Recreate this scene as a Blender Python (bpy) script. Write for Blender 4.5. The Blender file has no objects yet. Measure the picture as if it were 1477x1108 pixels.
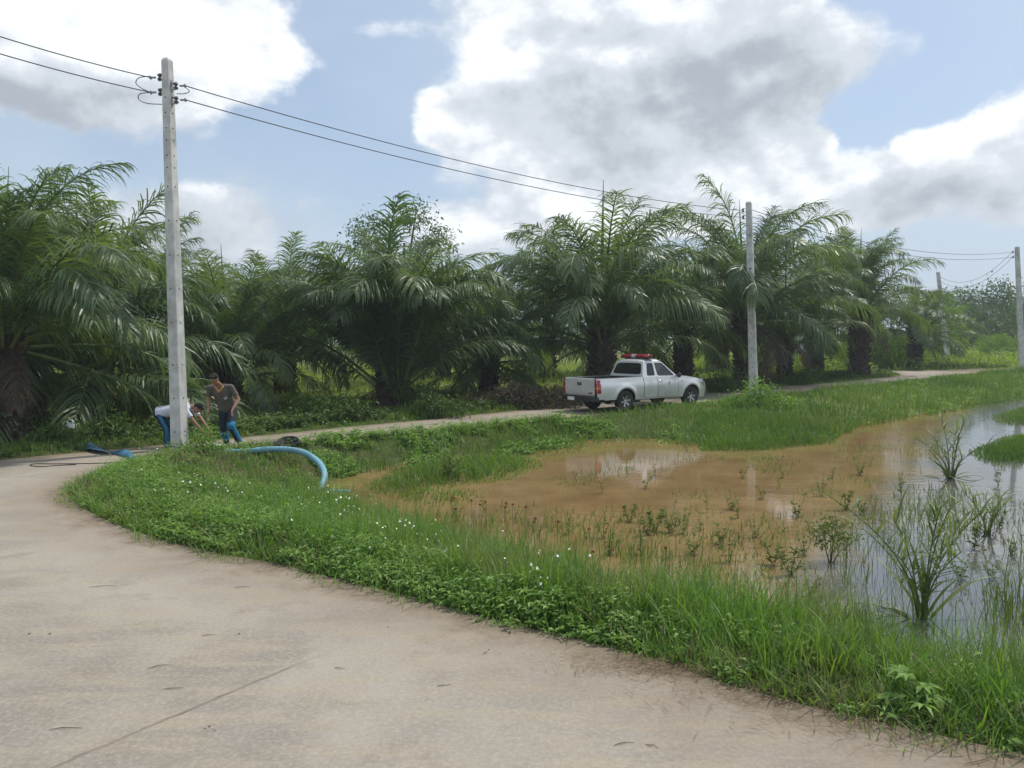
import bpy, bmesh, math, random
import numpy as np
from mathutils import Vector, Matrix, geometry
R = math.radians
random.seed(7); RNG = np.random.default_rng(7)
scene = bpy.context.scene
COL = scene.collection
rnd = random.uniform

# ------------------------------------------------------------------ camera and measuring
F = 1150.0                      # focal length in photo pixels (photo 1477 x 1108)
CAMH = 2.4
CAM = np.array([0, 0, CAMH])
PITCH = math.atan((554 - 489) / F); ROLL = R(0.6)
_f = np.array([0, math.cos(PITCH), -math.sin(PITCH)])
_r0 = np.array([1.0, 0, 0]); _u0 = np.cross(_r0, _f)
_r = _r0 * math.cos(ROLL) - _u0 * math.sin(ROLL)
_u = np.cross(_r, _f)
def ray(px, py): return _f + _r * (px - 738.5) / F - _u * (py - 554) / F
def G(px, py, z=0.0):
    d = ray(px, py); t = (z - CAMH) / d[2]; return CAM + d * t
def P(px, py, depth):
    d = ray(px, py); return CAM + d * (depth / d[1])
def GX(px, depth):              # ground point under image column px at that distance
    lo = P(px, 600, depth); return np.array([lo[0], depth, 0.0])
cd = bpy.data.cameras.new('camera'); cam = bpy.data.objects.new('camera', cd); COL.objects.link(cam)
cd.sensor_width = 36; cd.lens = F / 1477 * 36; cd.clip_end = 6000; cd.clip_start = 0.05
cam.matrix_world = Matrix(((_r[0], _u[0], -_f[0], 0), (_r[1], _u[1], -_f[1], 0), (_r[2], _u[2], -_f[2], CAMH), (0, 0, 0, 1)))
scene.camera = cam

# ------------------------------------------------------------------ object helpers
def tag(o, label=None, cat=None, group=None, kind=None):
    if label: o['label'] = label
    if cat: o['category'] = cat
    if group: o['group'] = group
    if kind: o['kind'] = kind
    return o
def link(name, me, mats=None, parent=None):
    o = bpy.data.objects.new(name, me); COL.objects.link(o)
    if mats is not None and len(me.materials) == 0:
        for m in (mats if isinstance(mats, (list, tuple)) else [mats]): me.materials.append(m)
    if parent: o.parent = parent
    return o
def empty(name, loc, rz=0.0):
    o = bpy.data.objects.new(name, None); COL.objects.link(o)
    o.location = loc; o.rotation_euler = (0, 0, rz); o.empty_display_size = 0.2; return o
def kids(o): return [c for c in bpy.data.objects if c.parent == o]
def copy_tree(o, parent=None):
    c = o.copy(); COL.objects.link(c)
    if parent: c.parent = parent
    for ch in kids(o): copy_tree(ch, c)
    return c
def np_mesh(name, V, polys, tint=None, smooth=False, mat_idx=None):
    me = bpy.data.meshes.new(name)
    V = np.asarray(V, np.float32); me.vertices.add(len(V)); me.vertices.foreach_set('co', V.ravel())
    polys = [np.asarray(p, np.int32) for p in polys if len(p)]
    loops = np.concatenate([p.ravel() for p in polys])
    starts = []; s = 0
    for p in polys:
        n, k = p.shape; starts.append(s + np.arange(n) * k); s += n * k
    starts = np.concatenate(starts).astype(np.int32)
    me.loops.add(len(loops)); me.loops.foreach_set('vertex_index', loops)
    me.polygons.add(len(starts)); me.polygons.foreach_set('loop_start', starts)
    if mat_idx is not None: me.polygons.foreach_set('material_index', np.asarray(mat_idx, np.int32))
    me.update(calc_edges=True)
    me.polygons.foreach_set('use_smooth', [bool(smooth)] * len(starts))
    if tint is not None:
        a = me.attributes.new('tint', 'FLOAT', 'POINT'); a.data.foreach_set('value', np.asarray(tint, np.float32))
    return me
class MB:
    """collects shapes (verts, faces, material index) for ONE mesh"""
    def __init__(s): s.v = []; s.f = []; s.m = []; s.sm = []
    def add(s, vs, fs, m=0, smooth=True):
        b = len(s.v); s.v += [tuple(map(float, v)) for v in vs]
        for f in fs: s.f.append([b + i for i in f]); s.m.append(m); s.sm.append(smooth)
    def grid(s, rows, m=0, closed_u=False, closed_v=False, smooth=True):
        nr, nc = len(rows), len(rows[0]); vs = [p for r in rows for p in r]; fs = []
        for i in range(nr if closed_v else nr - 1):
            for j in range(nc if closed_u else nc - 1):
                a = i * nc + j; b = i * nc + (j + 1) % nc; c = ((i + 1) % nr) * nc + (j + 1) % nc; d = ((i + 1) % nr) * nc + j
                fs.append((a, b, c, d))
        s.add(vs, fs, m, smooth)
    def tube(s, pts, rads, n=8, m=0, cap=True, smooth=True):
        pts = [Vector(p) for p in pts]
        if not isinstance(rads, (list, tuple)): rads = [rads] * len(pts)
        t0 = (pts[1] - pts[0]).normalized()
        ref = Vector((0, 0, 1)) if abs(t0.z) < 0.9 else Vector((1, 0, 0))
        side = t0.cross(ref).normalized(); rows = []
        for i, p in enumerate(pts):
            t = (pts[min(i + 1, len(pts) - 1)] - pts[max(i - 1, 0)]).normalized()
            side = (side - t * side.dot(t)).normalized(); up = t.cross(side)
            rows.append([tuple(p + (side * math.cos(a) + up * math.sin(a)) * rads[i]) for a in [2 * math.pi * k / n for k in range(n)]])
        s.grid(rows, m, closed_u=True, smooth=smooth)
        if cap:
            s.add(rows[0], [list(range(n))[::-1]], m, False); s.add(rows[-1], [list(range(n))], m, False)
    def box(s, c, size, m=0, rot=None):
        x, y, z = [k / 2 for k in size]; vs = [Vector((a * x, b * y, d * z)) for a in (-1, 1) for b in (-1, 1) for d in (-1, 1)]
        if rot is not None: vs = [rot @ v for v in vs]
        vs = [v + Vector(c) for v in vs]
        s.add(vs, [(0, 1, 3, 2), (4, 6, 7, 5), (0, 4, 5, 1), (2, 3, 7, 6), (0, 2, 6, 4), (1, 5, 7, 3)], m, False)
    def ell(s, c, r, rot=None, m=0, nu=14, nv=10):
        rows = []
        for i in range(nv + 1):
            th = math.pi * i / nv; row = []
            for j in range(nu):
                ph = 2 * math.pi * j / nu
                v = Vector((r[0] * math.sin(th) * math.cos(ph), r[1] * math.sin(th) * math.sin(ph), r[2] * math.cos(th)))
                if rot is not None: v = rot @ v
                row.append(tuple(v + Vector(c)))
            rows.append(row)
        s.grid(rows, m, closed_u=True)
    def lathe(s, prof, n=24, m=0, axis='z', c=(0, 0, 0), smooth=True):
        rows = []
        for (r, h) in prof:
            row = []
            for k in range(n):
                a = 2 * math.pi * k / n; x, y = r * math.cos(a), r * math.sin(a)
                v = (x, y, h) if axis == 'z' else (x, h, y)
                row.append((v[0] + c[0], v[1] + c[1], v[2] + c[2]))
            rows.append(row)
        s.grid(rows, m, closed_u=True, smooth=smooth)
    def mesh(s, name):
        me = bpy.data.meshes.new(name); me.from_pydata(s.v, [], s.f)
        me.polygons.foreach_set('material_index', s.m); me.polygons.foreach_set('use_smooth', s.sm)
        me.update(); return me
    def fixed(s, name, dist=1e-4):
        me = s.mesh(name); bm = bmesh.new(); bm.from_mesh(me)
        bmesh.ops.remove_doubles(bm, verts=bm.verts, dist=dist); bmesh.ops.recalc_face_normals(bm, faces=bm.faces)
        bm.to_mesh(me); bm.free(); me.update(); return me
    def build(s, name, mats, parent=None, fix=True):
        return link(name, s.fixed(name) if fix else s.mesh(name), mats, parent)
def bake(me_or_ob, mods):
    """run modifiers on a temporary object and return the finished mesh"""
    t = bpy.data.objects.new('temp', me_or_ob); COL.objects.link(t)
    for ty, kw in mods:
        md = t.modifiers.new('m', ty)
        for k, v in kw.items(): setattr(md, k, v)
    dg = bpy.context.evaluated_depsgraph_get(); dg.update()
    me = bpy.data.meshes.new_from_object(t.evaluated_get(dg)); bpy.data.objects.remove(t); return me

# ------------------------------------------------------------------ materials
class NT:
    def __init__(s, nt): s.nt = nt; nt.nodes.clear()
    def n(s, ty, ins=None, **kw):
        nd = s.nt.nodes.new(ty)
        for k, v in kw.items(): setattr(nd, k, v)
        for k, v in (ins or {}).items():
            if isinstance(v, bpy.types.NodeSocket): s.nt.links.new(v, nd.inputs[k])
            else: nd.inputs[k].default_value = v
        return nd
    def math(s, op, a, b=0.0, c=None, clamp=False):
        ins = {0: a, 1: b}
        if c is not None: ins[2] = c
        nd = s.n('ShaderNodeMath', ins, operation=op); nd.use_clamp = clamp; return nd.outputs[0]
    def mix(s, fac, a, b, blend='MIX'):
        nd = s.nt.nodes.new('ShaderNodeMix'); nd.data_type = 'RGBA'; nd.blend_type = blend
        for k, v in ((0, fac), (6, a), (7, b)):
            if isinstance(v, bpy.types.NodeSocket): s.nt.links.new(v, nd.inputs[k])
            elif isinstance(v, (tuple, list)): nd.inputs[k].default_value = (*v[:3], 1)
            else: nd.inputs[k].default_value = v
        return nd.outputs[2]
    def noise(s, vec, scale, detail=4, rough=0.55, dist=0.0):
        nd = s.n('ShaderNodeTexNoise', {'Scale': scale, 'Detail': detail, 'Roughness': rough, 'Distortion': dist})
        if vec is not None: s.nt.links.new(vec, nd.inputs['Vector'])
        return nd
    def ramp(s, fac, lo, hi, a=0.0, b=1.0):
        return s.n('ShaderNodeMapRange', {0: fac, 1: lo, 2: hi, 3: a, 4: b}, interpolation_type='SMOOTHSTEP').outputs[0]
    def obj(s): return s.n('ShaderNodeTexCoord').outputs['Object']
    def pos(s): return s.n('ShaderNodeNewGeometry').outputs['Position']
    def attr(s, name): return s.n('ShaderNodeAttribute', attribute_name=name).outputs['Fac']
    def out(s, surf): s.n('ShaderNodeOutputMaterial', {0: surf})
def c4(c): return (*c[:3], 1)
def material(name, fn):
    m = bpy.data.materials.new(name); m.use_nodes = True; t = NT(m.node_tree); fn(t); return m
def plain(name, col, rough=0.5, metal=0.0, var=0.12, scale=6.0, bump=0.0, coat=0.0, spec=0.5, dirt=None):
    def fn(t):
        o = t.obj(); n = t.noise(o, scale, 5).outputs[0]
        dark = tuple(k * (1 - var) for k in col); lite = tuple(min(1, k * (1 + var)) for k in col)
        cc = t.mix(t.ramp(n, .3, .7), dark, lite)
        if dirt: cc = t.mix(t.math('MULTIPLY', t.ramp(t.noise(o, scale * .4, 6, .65).outputs[0], .45, .75), dirt[1]), cc, dirt[0])
        ins = {'Base Color': cc, 'Roughness': t.ramp(n, .2, .8, rough * .85, min(1, rough * 1.15)), 'Metallic': metal, 'Specular IOR Level': spec, 'Coat Weight': coat, 'Coat Roughness': 0.08}
        if bump: ins['Normal'] = t.n('ShaderNodeBump', {'Height': t.noise(o, scale * 8, 4).outputs[0], 'Strength': bump, 'Distance': 0.01}).outputs[0]
        t.out(t.n('ShaderNodeBsdfPrincipled', ins).outputs[0])
    return material(name, fn)
def leafmat(name, a, b, transl=0.35, rough=0.45, spec=0.5, byobj=False, patch=None, tcol=None):
    """green a..b by the mesh's own tint (or per object), with light passing through"""
    def fn(t):
        if byobj:
            fac = t.math('ADD', t.math('MULTIPLY', t.n('ShaderNodeObjectInfo').outputs['Random'], .65), t.math('MULTIPLY', t.attr('tint'), .35))
        else: fac = t.attr('tint')
        cc = t.mix(fac, a, b)
        if patch: cc = t.mix(t.ramp(t.noise(t.pos(), patch[1], 3).outputs[0], .45, .65, 0, patch[2]), cc, patch[0])
        p = t.n('ShaderNodeBsdfPrincipled', {'Base Color': cc, 'Roughness': rough, 'Specular IOR Level': spec})
        tc = t.mix(1.0, cc, tcol or (1.5, 1.6, .6), 'MULTIPLY')
        tr = t.n('ShaderNodeBsdfTranslucent', {'Color': tc})
        t.out(t.n('ShaderNodeMixShader', {0: transl, 1: p.outputs[0], 2: tr.outputs[0]}).outputs[0])
    return material(name, fn)

# ------------------------------------------------------------------ plant geometry in bulk
def unit(a): return a / np.maximum(np.linalg.norm(a, axis=-1, keepdims=True), 1e-9)
def blades(Pt, h, w, lean=.25, bend=.45, tint=None, rng=RNG, wind=None):
    n = len(Pt); yaw = rng.uniform(0, 2 * np.pi, n); wd = np.stack([np.cos(yaw), np.sin(yaw), 0 * yaw], 1)
    la = yaw + np.pi / 2 + rng.uniform(-.6, .6, n); ld = np.stack([np.cos(la), np.sin(la), 0 * la], 1)
    if wind is not None: ld = ld + np.array(wind)
    L = rng.uniform(0, lean, n); B = rng.uniform(.1, 1, n) * bend
    ts = [0, .38, .74, 1]; ws = [.8, 1, .62, 0]; vs = []
    for t, k in zip(ts, ws):
        off = (L * t + B * t * t)[:, None] * ld * h[:, None]
        z = h * t * (1 - .45 * B * t)
        c = Pt + off; c[:, 2] += z
        if k: vs += [c - wd * (w * k / 2)[:, None], c + wd * (w * k / 2)[:, None]]
        else: vs.append(c)
    V = np.stack(vs, 1).reshape(-1, 3); b = np.arange(n) * 7
    q = np.concatenate([np.stack([b, b + 1, b + 3, b + 2], 1), np.stack([b + 2, b + 3, b + 5, b + 4], 1)])
    tr = np.stack([b + 4, b + 5, b + 6], 1)
    if tint is None: tint = rng.uniform(0, 1, n)
    return V, q, tr, np.repeat(tint, 7)
def leaves(Pt, D, N, L, W, tint, fold=.25, droop=.2):
    n = len(Pt); D = unit(D); S = unit(np.cross(D, N)); N = np.cross(S, D); L = np.asarray(L)[:, None]; W = np.asarray(W)[:, None]
    mid = Pt + D * L * .45; z = np.array([0, 0, 1.0])
    vs = [Pt, mid - S * W / 2 + N * W * fold, mid, mid + S * W / 2 + N * W * fold, Pt + D * L - z * L * droop]
    V = np.stack(vs, 1).reshape(-1, 3); b = np.arange(n) * 5
    q = np.concatenate([np.stack([b, b + 2, b + 4, b + 1], 1), np.stack([b, b + 3, b + 4, b + 2], 1)])
    return V, q, np.repeat(tint, 5)
def randdir(n, rng=RNG, zb=0.0):
    v = rng.normal(size=(n, 3)); v[:, 2] += zb; return unit(v)
def leafcloud(lobes, n, size, rng=RNG, shell=.55, up=.35):
    """leaves spread through the volume of several lumps (cx,cy,cz,rx,ry,rz), denser near the skin, in little sprays"""
    vol = np.array([l[3] * l[4] * l[5] for l in lobes]) ** .8; pick = rng.choice(len(lobes), size=n // 6 + 1, p=vol / vol.sum())
    lb = np.array(lobes)[pick]; d = randdir(len(pick), rng); r = rng.uniform(shell, 1.04, len(pick))[:, None]
    c = lb[:, :3] + d * lb[:, 3:] * r
    Pt = np.repeat(c, 6, 0)[:n] + rng.normal(size=(n, 3)) * size * .9
    out = np.repeat(d, 6, 0)[:n]
    D = unit(out * .6 + rng.normal(size=(n, 3)) * .7 + np.array([0, 0, -.1])); N = unit(out * .4 + randdir(n, rng, up * 2))
    sz = size * rng.uniform(.6, 1.3, n); tint = np.clip(np.repeat(rng.uniform(0, 1, len(pick)), 6)[:n] * .7 + rng.uniform(0, .3, n), 0, 1)
    return leaves(Pt, D, N, sz, sz * .5, tint)
def in_poly(X, Y, poly):
    poly = np.asarray(poly); ins = np.zeros(X.shape, bool); j = len(poly) - 1
    for i in range(len(poly)):
        xi, yi = poly[i][:2]; xj, yj = poly[j][:2]
        c = ((yi > Y) != (yj > Y)) & (X < (xj - xi) * (Y - yi) / (yj - yi + 1e-12) + xi)
        ins ^= c; j = i
    return ins
def dist_poly(X, Y, poly, closed=True):
    poly = np.asarray(poly); d = np.full(X.shape, 1e9); m = len(poly)
    for i in range(m if closed else m - 1):
        ax, ay = poly[i][:2]; bx, by = poly[(i + 1) % m][:2]; ex, ey = bx - ax, by - ay
        t = np.clip(((X - ax) * ex + (Y - ay) * ey) / (ex * ex + ey * ey + 1e-12), 0, 1)
        d = np.minimum(d, np.hypot(X - ax - t * ex, Y - ay - t * ey))
    return d
def sst(x, a, b):
    t = np.clip((x - a) / (b - a), 0, 1); return t * t * (3 - 2 * t)
def vnoise(X, Y, s, seed=0):
    def h(i, j): 
        v = np.sin(i * 127.1 + j * 311.7 + seed * 74.7) * 43758.5453; return v - np.floor(v)
    x = X / s; y = Y / s; i = np.floor(x); j = np.floor(y); fx = x - i; fy = y - j; fx = fx * fx * (3 - 2 * fx); fy = fy * fy * (3 - 2 * fy)
    return (h(i, j) * (1 - fx) + h(i + 1, j) * fx) * (1 - fy) + (h(i, j + 1) * (1 - fx) + h(i + 1, j + 1) * fx) * fy
def smooth_line(pts, k=4):
    """Catmull-Rom through the points"""
    p = [np.array(q, float) for q in pts]; out = []
    for i in range(len(p) - 1):
        a, b, c, d = p[max(i - 1, 0)], p[i], p[i + 1], p[min(i + 2, len(p) - 1)]
        for s in range(k):
            t = s / k; out.append(.5 * ((2 * b) + (-a + c) * t + (2 * a - 5 * b + 4 * c - d) * t * t + (-a + 3 * b - 3 * c + d) * t ** 3))
    out.append(p[-1]); return out
# ------------------------------------------------------------------ world: sky with clouds
SUN_EL, SUN_AZ = R(60), R(54)        # azimuth clockwise from +Y (the view direction)
w = bpy.data.worlds.new('World'); scene.world = w; w.use_nodes = True
def sky_nodes(t):
    d = t.n('ShaderNodeTexCoord').outputs['Generated']
    sx = t.n('ShaderNodeSeparateXYZ', {0: d}); X, Y, Z = sx.outputs
    az = t.math('ARCTAN2', X, Y); el = t.math('ARCSINE', Z)
    sq = t.n('ShaderNodeVectorMath', {0: d, 1: (1, 1, 1.5)}, operation='MULTIPLY').outputs[0]
    wn = t.noise(sq, 5.0, 6, .6).outputs['Color']
    wv = t.n('ShaderNodeVectorMath', {0: t.n('ShaderNodeVectorMath', {0: wn, 1: (.5, .5, .5)}, operation='SUBTRACT').outputs[0], 1: (.16, .12, 0)}, operation='MULTIPLY').outputs[0]
    ae = t.n('ShaderNodeCombineXYZ', {0: az, 1: el}).outputs[0]
    aw = t.n('ShaderNodeVectorMath', {0: ae, 1: wv}, operation='ADD').outputs[0]
    def blobs(lst, vec):
        tot = None
        for (px, py, rx, ry, amp) in lst:
            q = ray(px, py); q = q / np.linalg.norm(q); a0 = math.atan2(q[0], q[1]); e0 = math.asin(q[2])
            v = t.n('ShaderNodeVectorMath', {0: vec, 1: (a0, e0, 0)}, operation='SUBTRACT').outputs[0]
            v = t.n('ShaderNodeVectorMath', {0: v, 1: (F / rx, F / ry, 0)}, operation='MULTIPLY').outputs[0]
            l = t.n('ShaderNodeVectorMath', {0: v, 1: v}, operation='DOT_PRODUCT').outputs['Value']
            g = t.math('MULTIPLY', t.math('EXPONENT', t.math('MULTIPLY', l, -1.0)), amp)
            tot = g if tot is None else t.math('ADD', tot, g)
        return tot
    dens = blobs([(140, 10, 190, 110, 1.3), (310, 50, 95, 80, 1.05), (60, 125, 180, 46, .95), (840, 40, 210, 80, 1.35), (1040, 120, 165, 95, 1.45), (1000, 10, 150, 60, .9),
                  (770, 160, 130, 60, .9), (640, 190, 60, 36, 1.0), (860, 240, 170, 60, .9), (1135, 240, 60, 36, 1.05), (960, 280, 220, 60, 1.0),
                  (1420, 255, 110, 66, 1.3), (1300, 250, 60, 50, 1.1), (1470, 180, 80, 45, 1.0), (260, 345, 260, 60, .85), (680, 340, 110, 60, .7), (300, 290, 160, 40, .45),
                  (1240, 325, 60, 30, .8), (1235, 180, 40, 60, -.7), (1340, 160, 45, 40, -.4), (500, 180, 70, 90, -.5), (1390, 70, 190, 50, .45), (540, 55, 60, 22, .42)], aw)
    fb0 = t.noise(sq, 9.0, 9, .58).outputs[0]
    bil = lambda v: t.math('SUBTRACT', 1.0, t.math('ABSOLUTE', t.math('SUBTRACT', t.math('MULTIPLY', t.noise(v, 7.5, 6, .5).outputs[0], 4.0), 2.0)))
    fb = t.math('ADD', fb0, t.math('MULTIPLY', t.math('SUBTRACT', bil(sq), .5), .22))
    fb2 = t.noise(sq, 3.2, 5, .55).outputs[0]
    # elsewhere in the sky (outside the photograph) an ordinary scattered cloud cover
    outside = t.ramp(t.math('MAXIMUM', t.math('ABSOLUTE', az), t.math('MULTIPLY', el, 1.5)), .72, 1.0)
    dens = t.math('ADD', dens, t.math('MULTIPLY', outside, t.ramp(fb2, .42, .62)))
    dd = t.math('ADD', dens, t.math('MULTIPLY', t.math('SUBTRACT', fb, .5), .95))
    mask = t.ramp(dd, .50, .88)
    thick = t.ramp(dd, .85, 1.6)
    shade = blobs([(1080, 150, 210, 60, .8), (860, 95, 150, 22, .35), (80, 145, 230, 45, .75), (1420, 300, 120, 40, .40), (900, 225, 120, 24, .3), (1300, 320, 120, 30, .15), (290, 335, 260, 70, .5), (1150, 50, 110, 50, .3)], aw)
    lit = blobs([(240, 50, 150, 70, .9), (905, 78, 40, 22, .8), (690, 120, 60, 40, .3), (1140, 230, 60, 25, .4), (1300, 215, 65, 35, .6), (1440, 175, 90, 45, .6), (620, 180, 50, 25, .45), (720, 110, 50, 28, .5), (800, 95, 35, 18, .45), (960, 300, 150, 26, .45), (860, 155, 22, 16, .3), (850, 10, 120, 20, .4)], aw)
    so_ = t.n('ShaderNodeVectorMath', {0: sq, 1: (.012, 0, .035)}, operation='ADD').outputs[0]
    fb3 = t.math('ADD', t.noise(so_, 9.0, 9, .58).outputs[0], t.math('MULTIPLY', t.math('SUBTRACT', bil(so_), .5), .22))
    self_sh = t.math('MULTIPLY', t.math('SUBTRACT', fb3, fb), 2.3)
    s = t.math('SUBTRACT', t.math('ADD', t.math('ADD', t.math('MULTIPLY', thick, .22), shade), self_sh), lit)
    s = t.math('ADD', s, t.math('MULTIPLY', t.math('SUBTRACT', fb2, .5), .55))
    s = t.math('ADD', s, .12)
    cl = t.mix(t.ramp(s, -.25, .45), (8.6, 8.9, 9.2), (5.8, 6.25, 6.8))
    cl = t.mix(t.ramp(s, .35, 1.25), cl, (3.7, 4.1, 4.6))
    sky = t.n('ShaderNodeTexSky', sky_type='NISHITA', sun_disc=False, sun_elevation=SUN_EL, sun_rotation=SUN_AZ, altitude=0.0, air_density=1.0, dust_density=1.6, ozone_density=1.5).outputs[0]
    sky = t.mix(1.0, sky, SKYMUL, 'MULTIPLY')
    veil = t.math('ADD', t.math('MULTIPLY', t.ramp(fb2, .3, .75), .30), t.ramp(el, .0, .26, .72, .42))
    sky = t.mix(veil, sky, (4.8, 5.7, 6.75))
    colr = t.mix(mask, sky, cl)
    bg = t.n('ShaderNodeBackground', {0: colr, 1: 0.1})
    t.n('ShaderNodeOutputWorld', {0: bg.outputs[0]})
SKYMUL = (.97, 1.04, 1.1)
sky_nodes(NT(w.node_tree))
w.cycles.sampling_method = 'MANUAL'; w.cycles.sample_map_resolution = 512
sd = bpy.data.lights.new('sun', 'SUN'); sd.energy = 2.6; sd.angle = R(3.0); sd.color = (1, .95, .86)
sun = bpy.data.objects.new('sun', sd); COL.objects.link(sun)
sdir = Vector((math.sin(SUN_AZ) * math.cos(SUN_EL), math.cos(SUN_AZ) * math.cos(SUN_EL), math.sin(SUN_EL)))
sun.rotation_euler = sdir.to_track_quat('Z', 'Y').to_euler(); sun.location = (20, 10, 40)
scene.view_settings.view_transform = 'Standard'; scene.view_settings.look = 'None'; scene.view_settings.exposure = 0.32; scene.view_settings.gamma = 1.0
scene.view_settings.use_curve_mapping = False

# ------------------------------------------------------------------ plan of the ground, in metres
WZ = -0.45                      # pond level
g2 = lambda px, py, z=0.0: tuple(G(px, py, z)[:2])
near_edge = [g2(*p) for p in [(1477, 1088), (1300, 1048), (1180, 1022), (1060, 990), (960, 957), (860, 928), (760, 905), (700, 890), (600, 862), (500, 838), (400, 812), (330, 800), (250, 782), (170, 757), (112, 728), (98, 706), (130, 690), (190, 668), (262, 652)]]
far_near = [g2(*p) for p in [(350, 645), (480, 633), (620, 622), (820, 603), (1020, 581), (1200, 561), (1330, 548), (1440, 537)]]
far_far = [g2(*p) for p in [(1460, 531), (1335, 534.5), (1262, 535), (1255, 538), (1300, 541.5), (1200, 551.5), (1000, 569), (810, 586), (640, 603), (500, 616), (340, 632), (190, 646), (100, 654), (0, 664)]]
e0 = np.array(near_edge[0]); e1 = np.array(near_edge[1]); ext = e0 + (e0 - e1) / np.linalg.norm(e0 - e1) * 14
fr = np.array(far_near[-1]); 
edge_line = smooth_line([ext] + near_edge + far_near, 4)
far_line = smooth_line([fr + np.array([14, 2])] + [fr + np.array([14, 6])] + far_far, 3)
road_poly = [tuple(p) for p in edge_line] + [tuple(p) for p in far_line] + [(-70, 8.0), (-70, -14), (ext[0], -14)]
pond_poly = [g2(px, py, WZ) for (px, py) in [(425, 706), (500, 690), (560, 672), (700, 657), (770, 648), (850, 634), (960, 634), (1010, 640), (1200, 630), (1250, 612), (1340, 596), (1477, 572), (1700, 560), (1900, 640), (1900, 1000), (1560, 1010), (1420, 972), (1300, 940), (1150, 903), (950, 868), (750, 820), (640, 784), (560, 747), (450, 718)]]
pond_poly = [tuple(p) for p in smooth_line(pond_poly + [pond_poly[0]], 4)[:-1]]
def height(X, Y):
    inr = in_poly(X, Y, road_poly); dr = dist_poly(X, Y, road_poly); inp = in_poly(X, Y, pond_poly); dp = dist_poly(X, Y, pond_poly)
    near = np.hypot(X, Y) < 90
    k = np.where(inp, 1.0, dr / (dr + dp + 1e-6))
    island = in_poly(X, Y, [tuple(p) for p in edge_line] + [(fr[0] + 14, fr[1] + 2), (60, 40), (60, -14)])
    bank = .05 * sst(dr, 0, .5) + (vnoise(X, Y, 1.1) - .5) * .10 * sst(dr, 0, 1) + (vnoise(X, Y, 4.5, 3) - .5) * .14 * sst(dr, .3, 3)
    z = np.where(island, bank * (1 - k) + WZ * sst(k, .15, 1.0), bank)
    z = np.where(inp, WZ - .03 - .45 * sst(dp, 0, 2.5), z)
    z = np.where(inr, -.07 - .03 * sst(dr, 0, .3), z)
    return z
# one ground sheet, fine near the camera, coarse towards the horizon
def axis(lo, hi, step, far):
    a = list(np.arange(lo, hi + 1e-6, step)); s = step; x = a[-1]
    while x < far: s *= 1.22; x += s; a.append(x)
    s = step; x = a[0]; b = []
    while x > -far: s *= 1.22; x -= s; b.append(x)
    return np.array(b[::-1] + a)
xs = axis(-14, 30, .25, 3000); ys = axis(2, 52, .25, 3000)
GXX, GYY = np.meshgrid(xs, ys); GZ = height(GXX, GYY)
nx, ny = len(xs), len(ys); idx = np.arange(nx * ny).reshape(ny, nx)
quads = np.stack([idx[:-1, :-1], idx[:-1, 1:], idx[1:, 1:], idx[1:, :-1]], -1).reshape(-1, 4)
def ground_z(X, Y):
    i = np.clip(np.searchsorted(xs, X) - 1, 0, nx - 2); j = np.clip(np.searchsorted(ys, Y) - 1, 0, ny - 2)
    tx = (X - xs[i]) / (xs[i + 1] - xs[i]); ty = (Y - ys[j]) / (ys[j + 1] - ys[j])
    return (GZ[j, i] * (1 - tx) + GZ[j, i + 1] * tx) * (1 - ty) + (GZ[j + 1, i] * (1 - tx) + GZ[j + 1, i + 1] * tx) * ty
def gz(x, y): return float(ground_z(np.array([x]), np.array([y]))[0])
def m_ground(t):
    p = t.pos(); n1 = t.noise(p, .5, 6, .6).outputs[0]; n2 = t.noise(p, 7, 5, .6).outputs[0]
    cc = t.mix(t.ramp(n1, .35, .65), (.085, .09, .035), (.06, .10, .025))
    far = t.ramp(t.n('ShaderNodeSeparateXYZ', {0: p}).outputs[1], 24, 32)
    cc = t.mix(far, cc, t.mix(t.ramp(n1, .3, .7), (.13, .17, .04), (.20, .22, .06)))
    cc = t.mix(t.ramp(n2, .4, .8, 0, .5), cc, (.06, .045, .025))
    t.out(t.n('ShaderNodeBsdfPrincipled', {'Base Color': cc, 'Roughness': .95, 'Specular IOR Level': .1, 'Normal': t.n('ShaderNodeBump', {'Height': n2, 'Strength': .6, 'Distance': .05}).outputs[0]}).outputs[0])
tag(link('ground', np_mesh('ground', np.stack([GXX, GYY, GZ], -1).reshape(-1, 3), [quads], smooth=True), material('earth', m_ground)), kind='structure')

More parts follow.
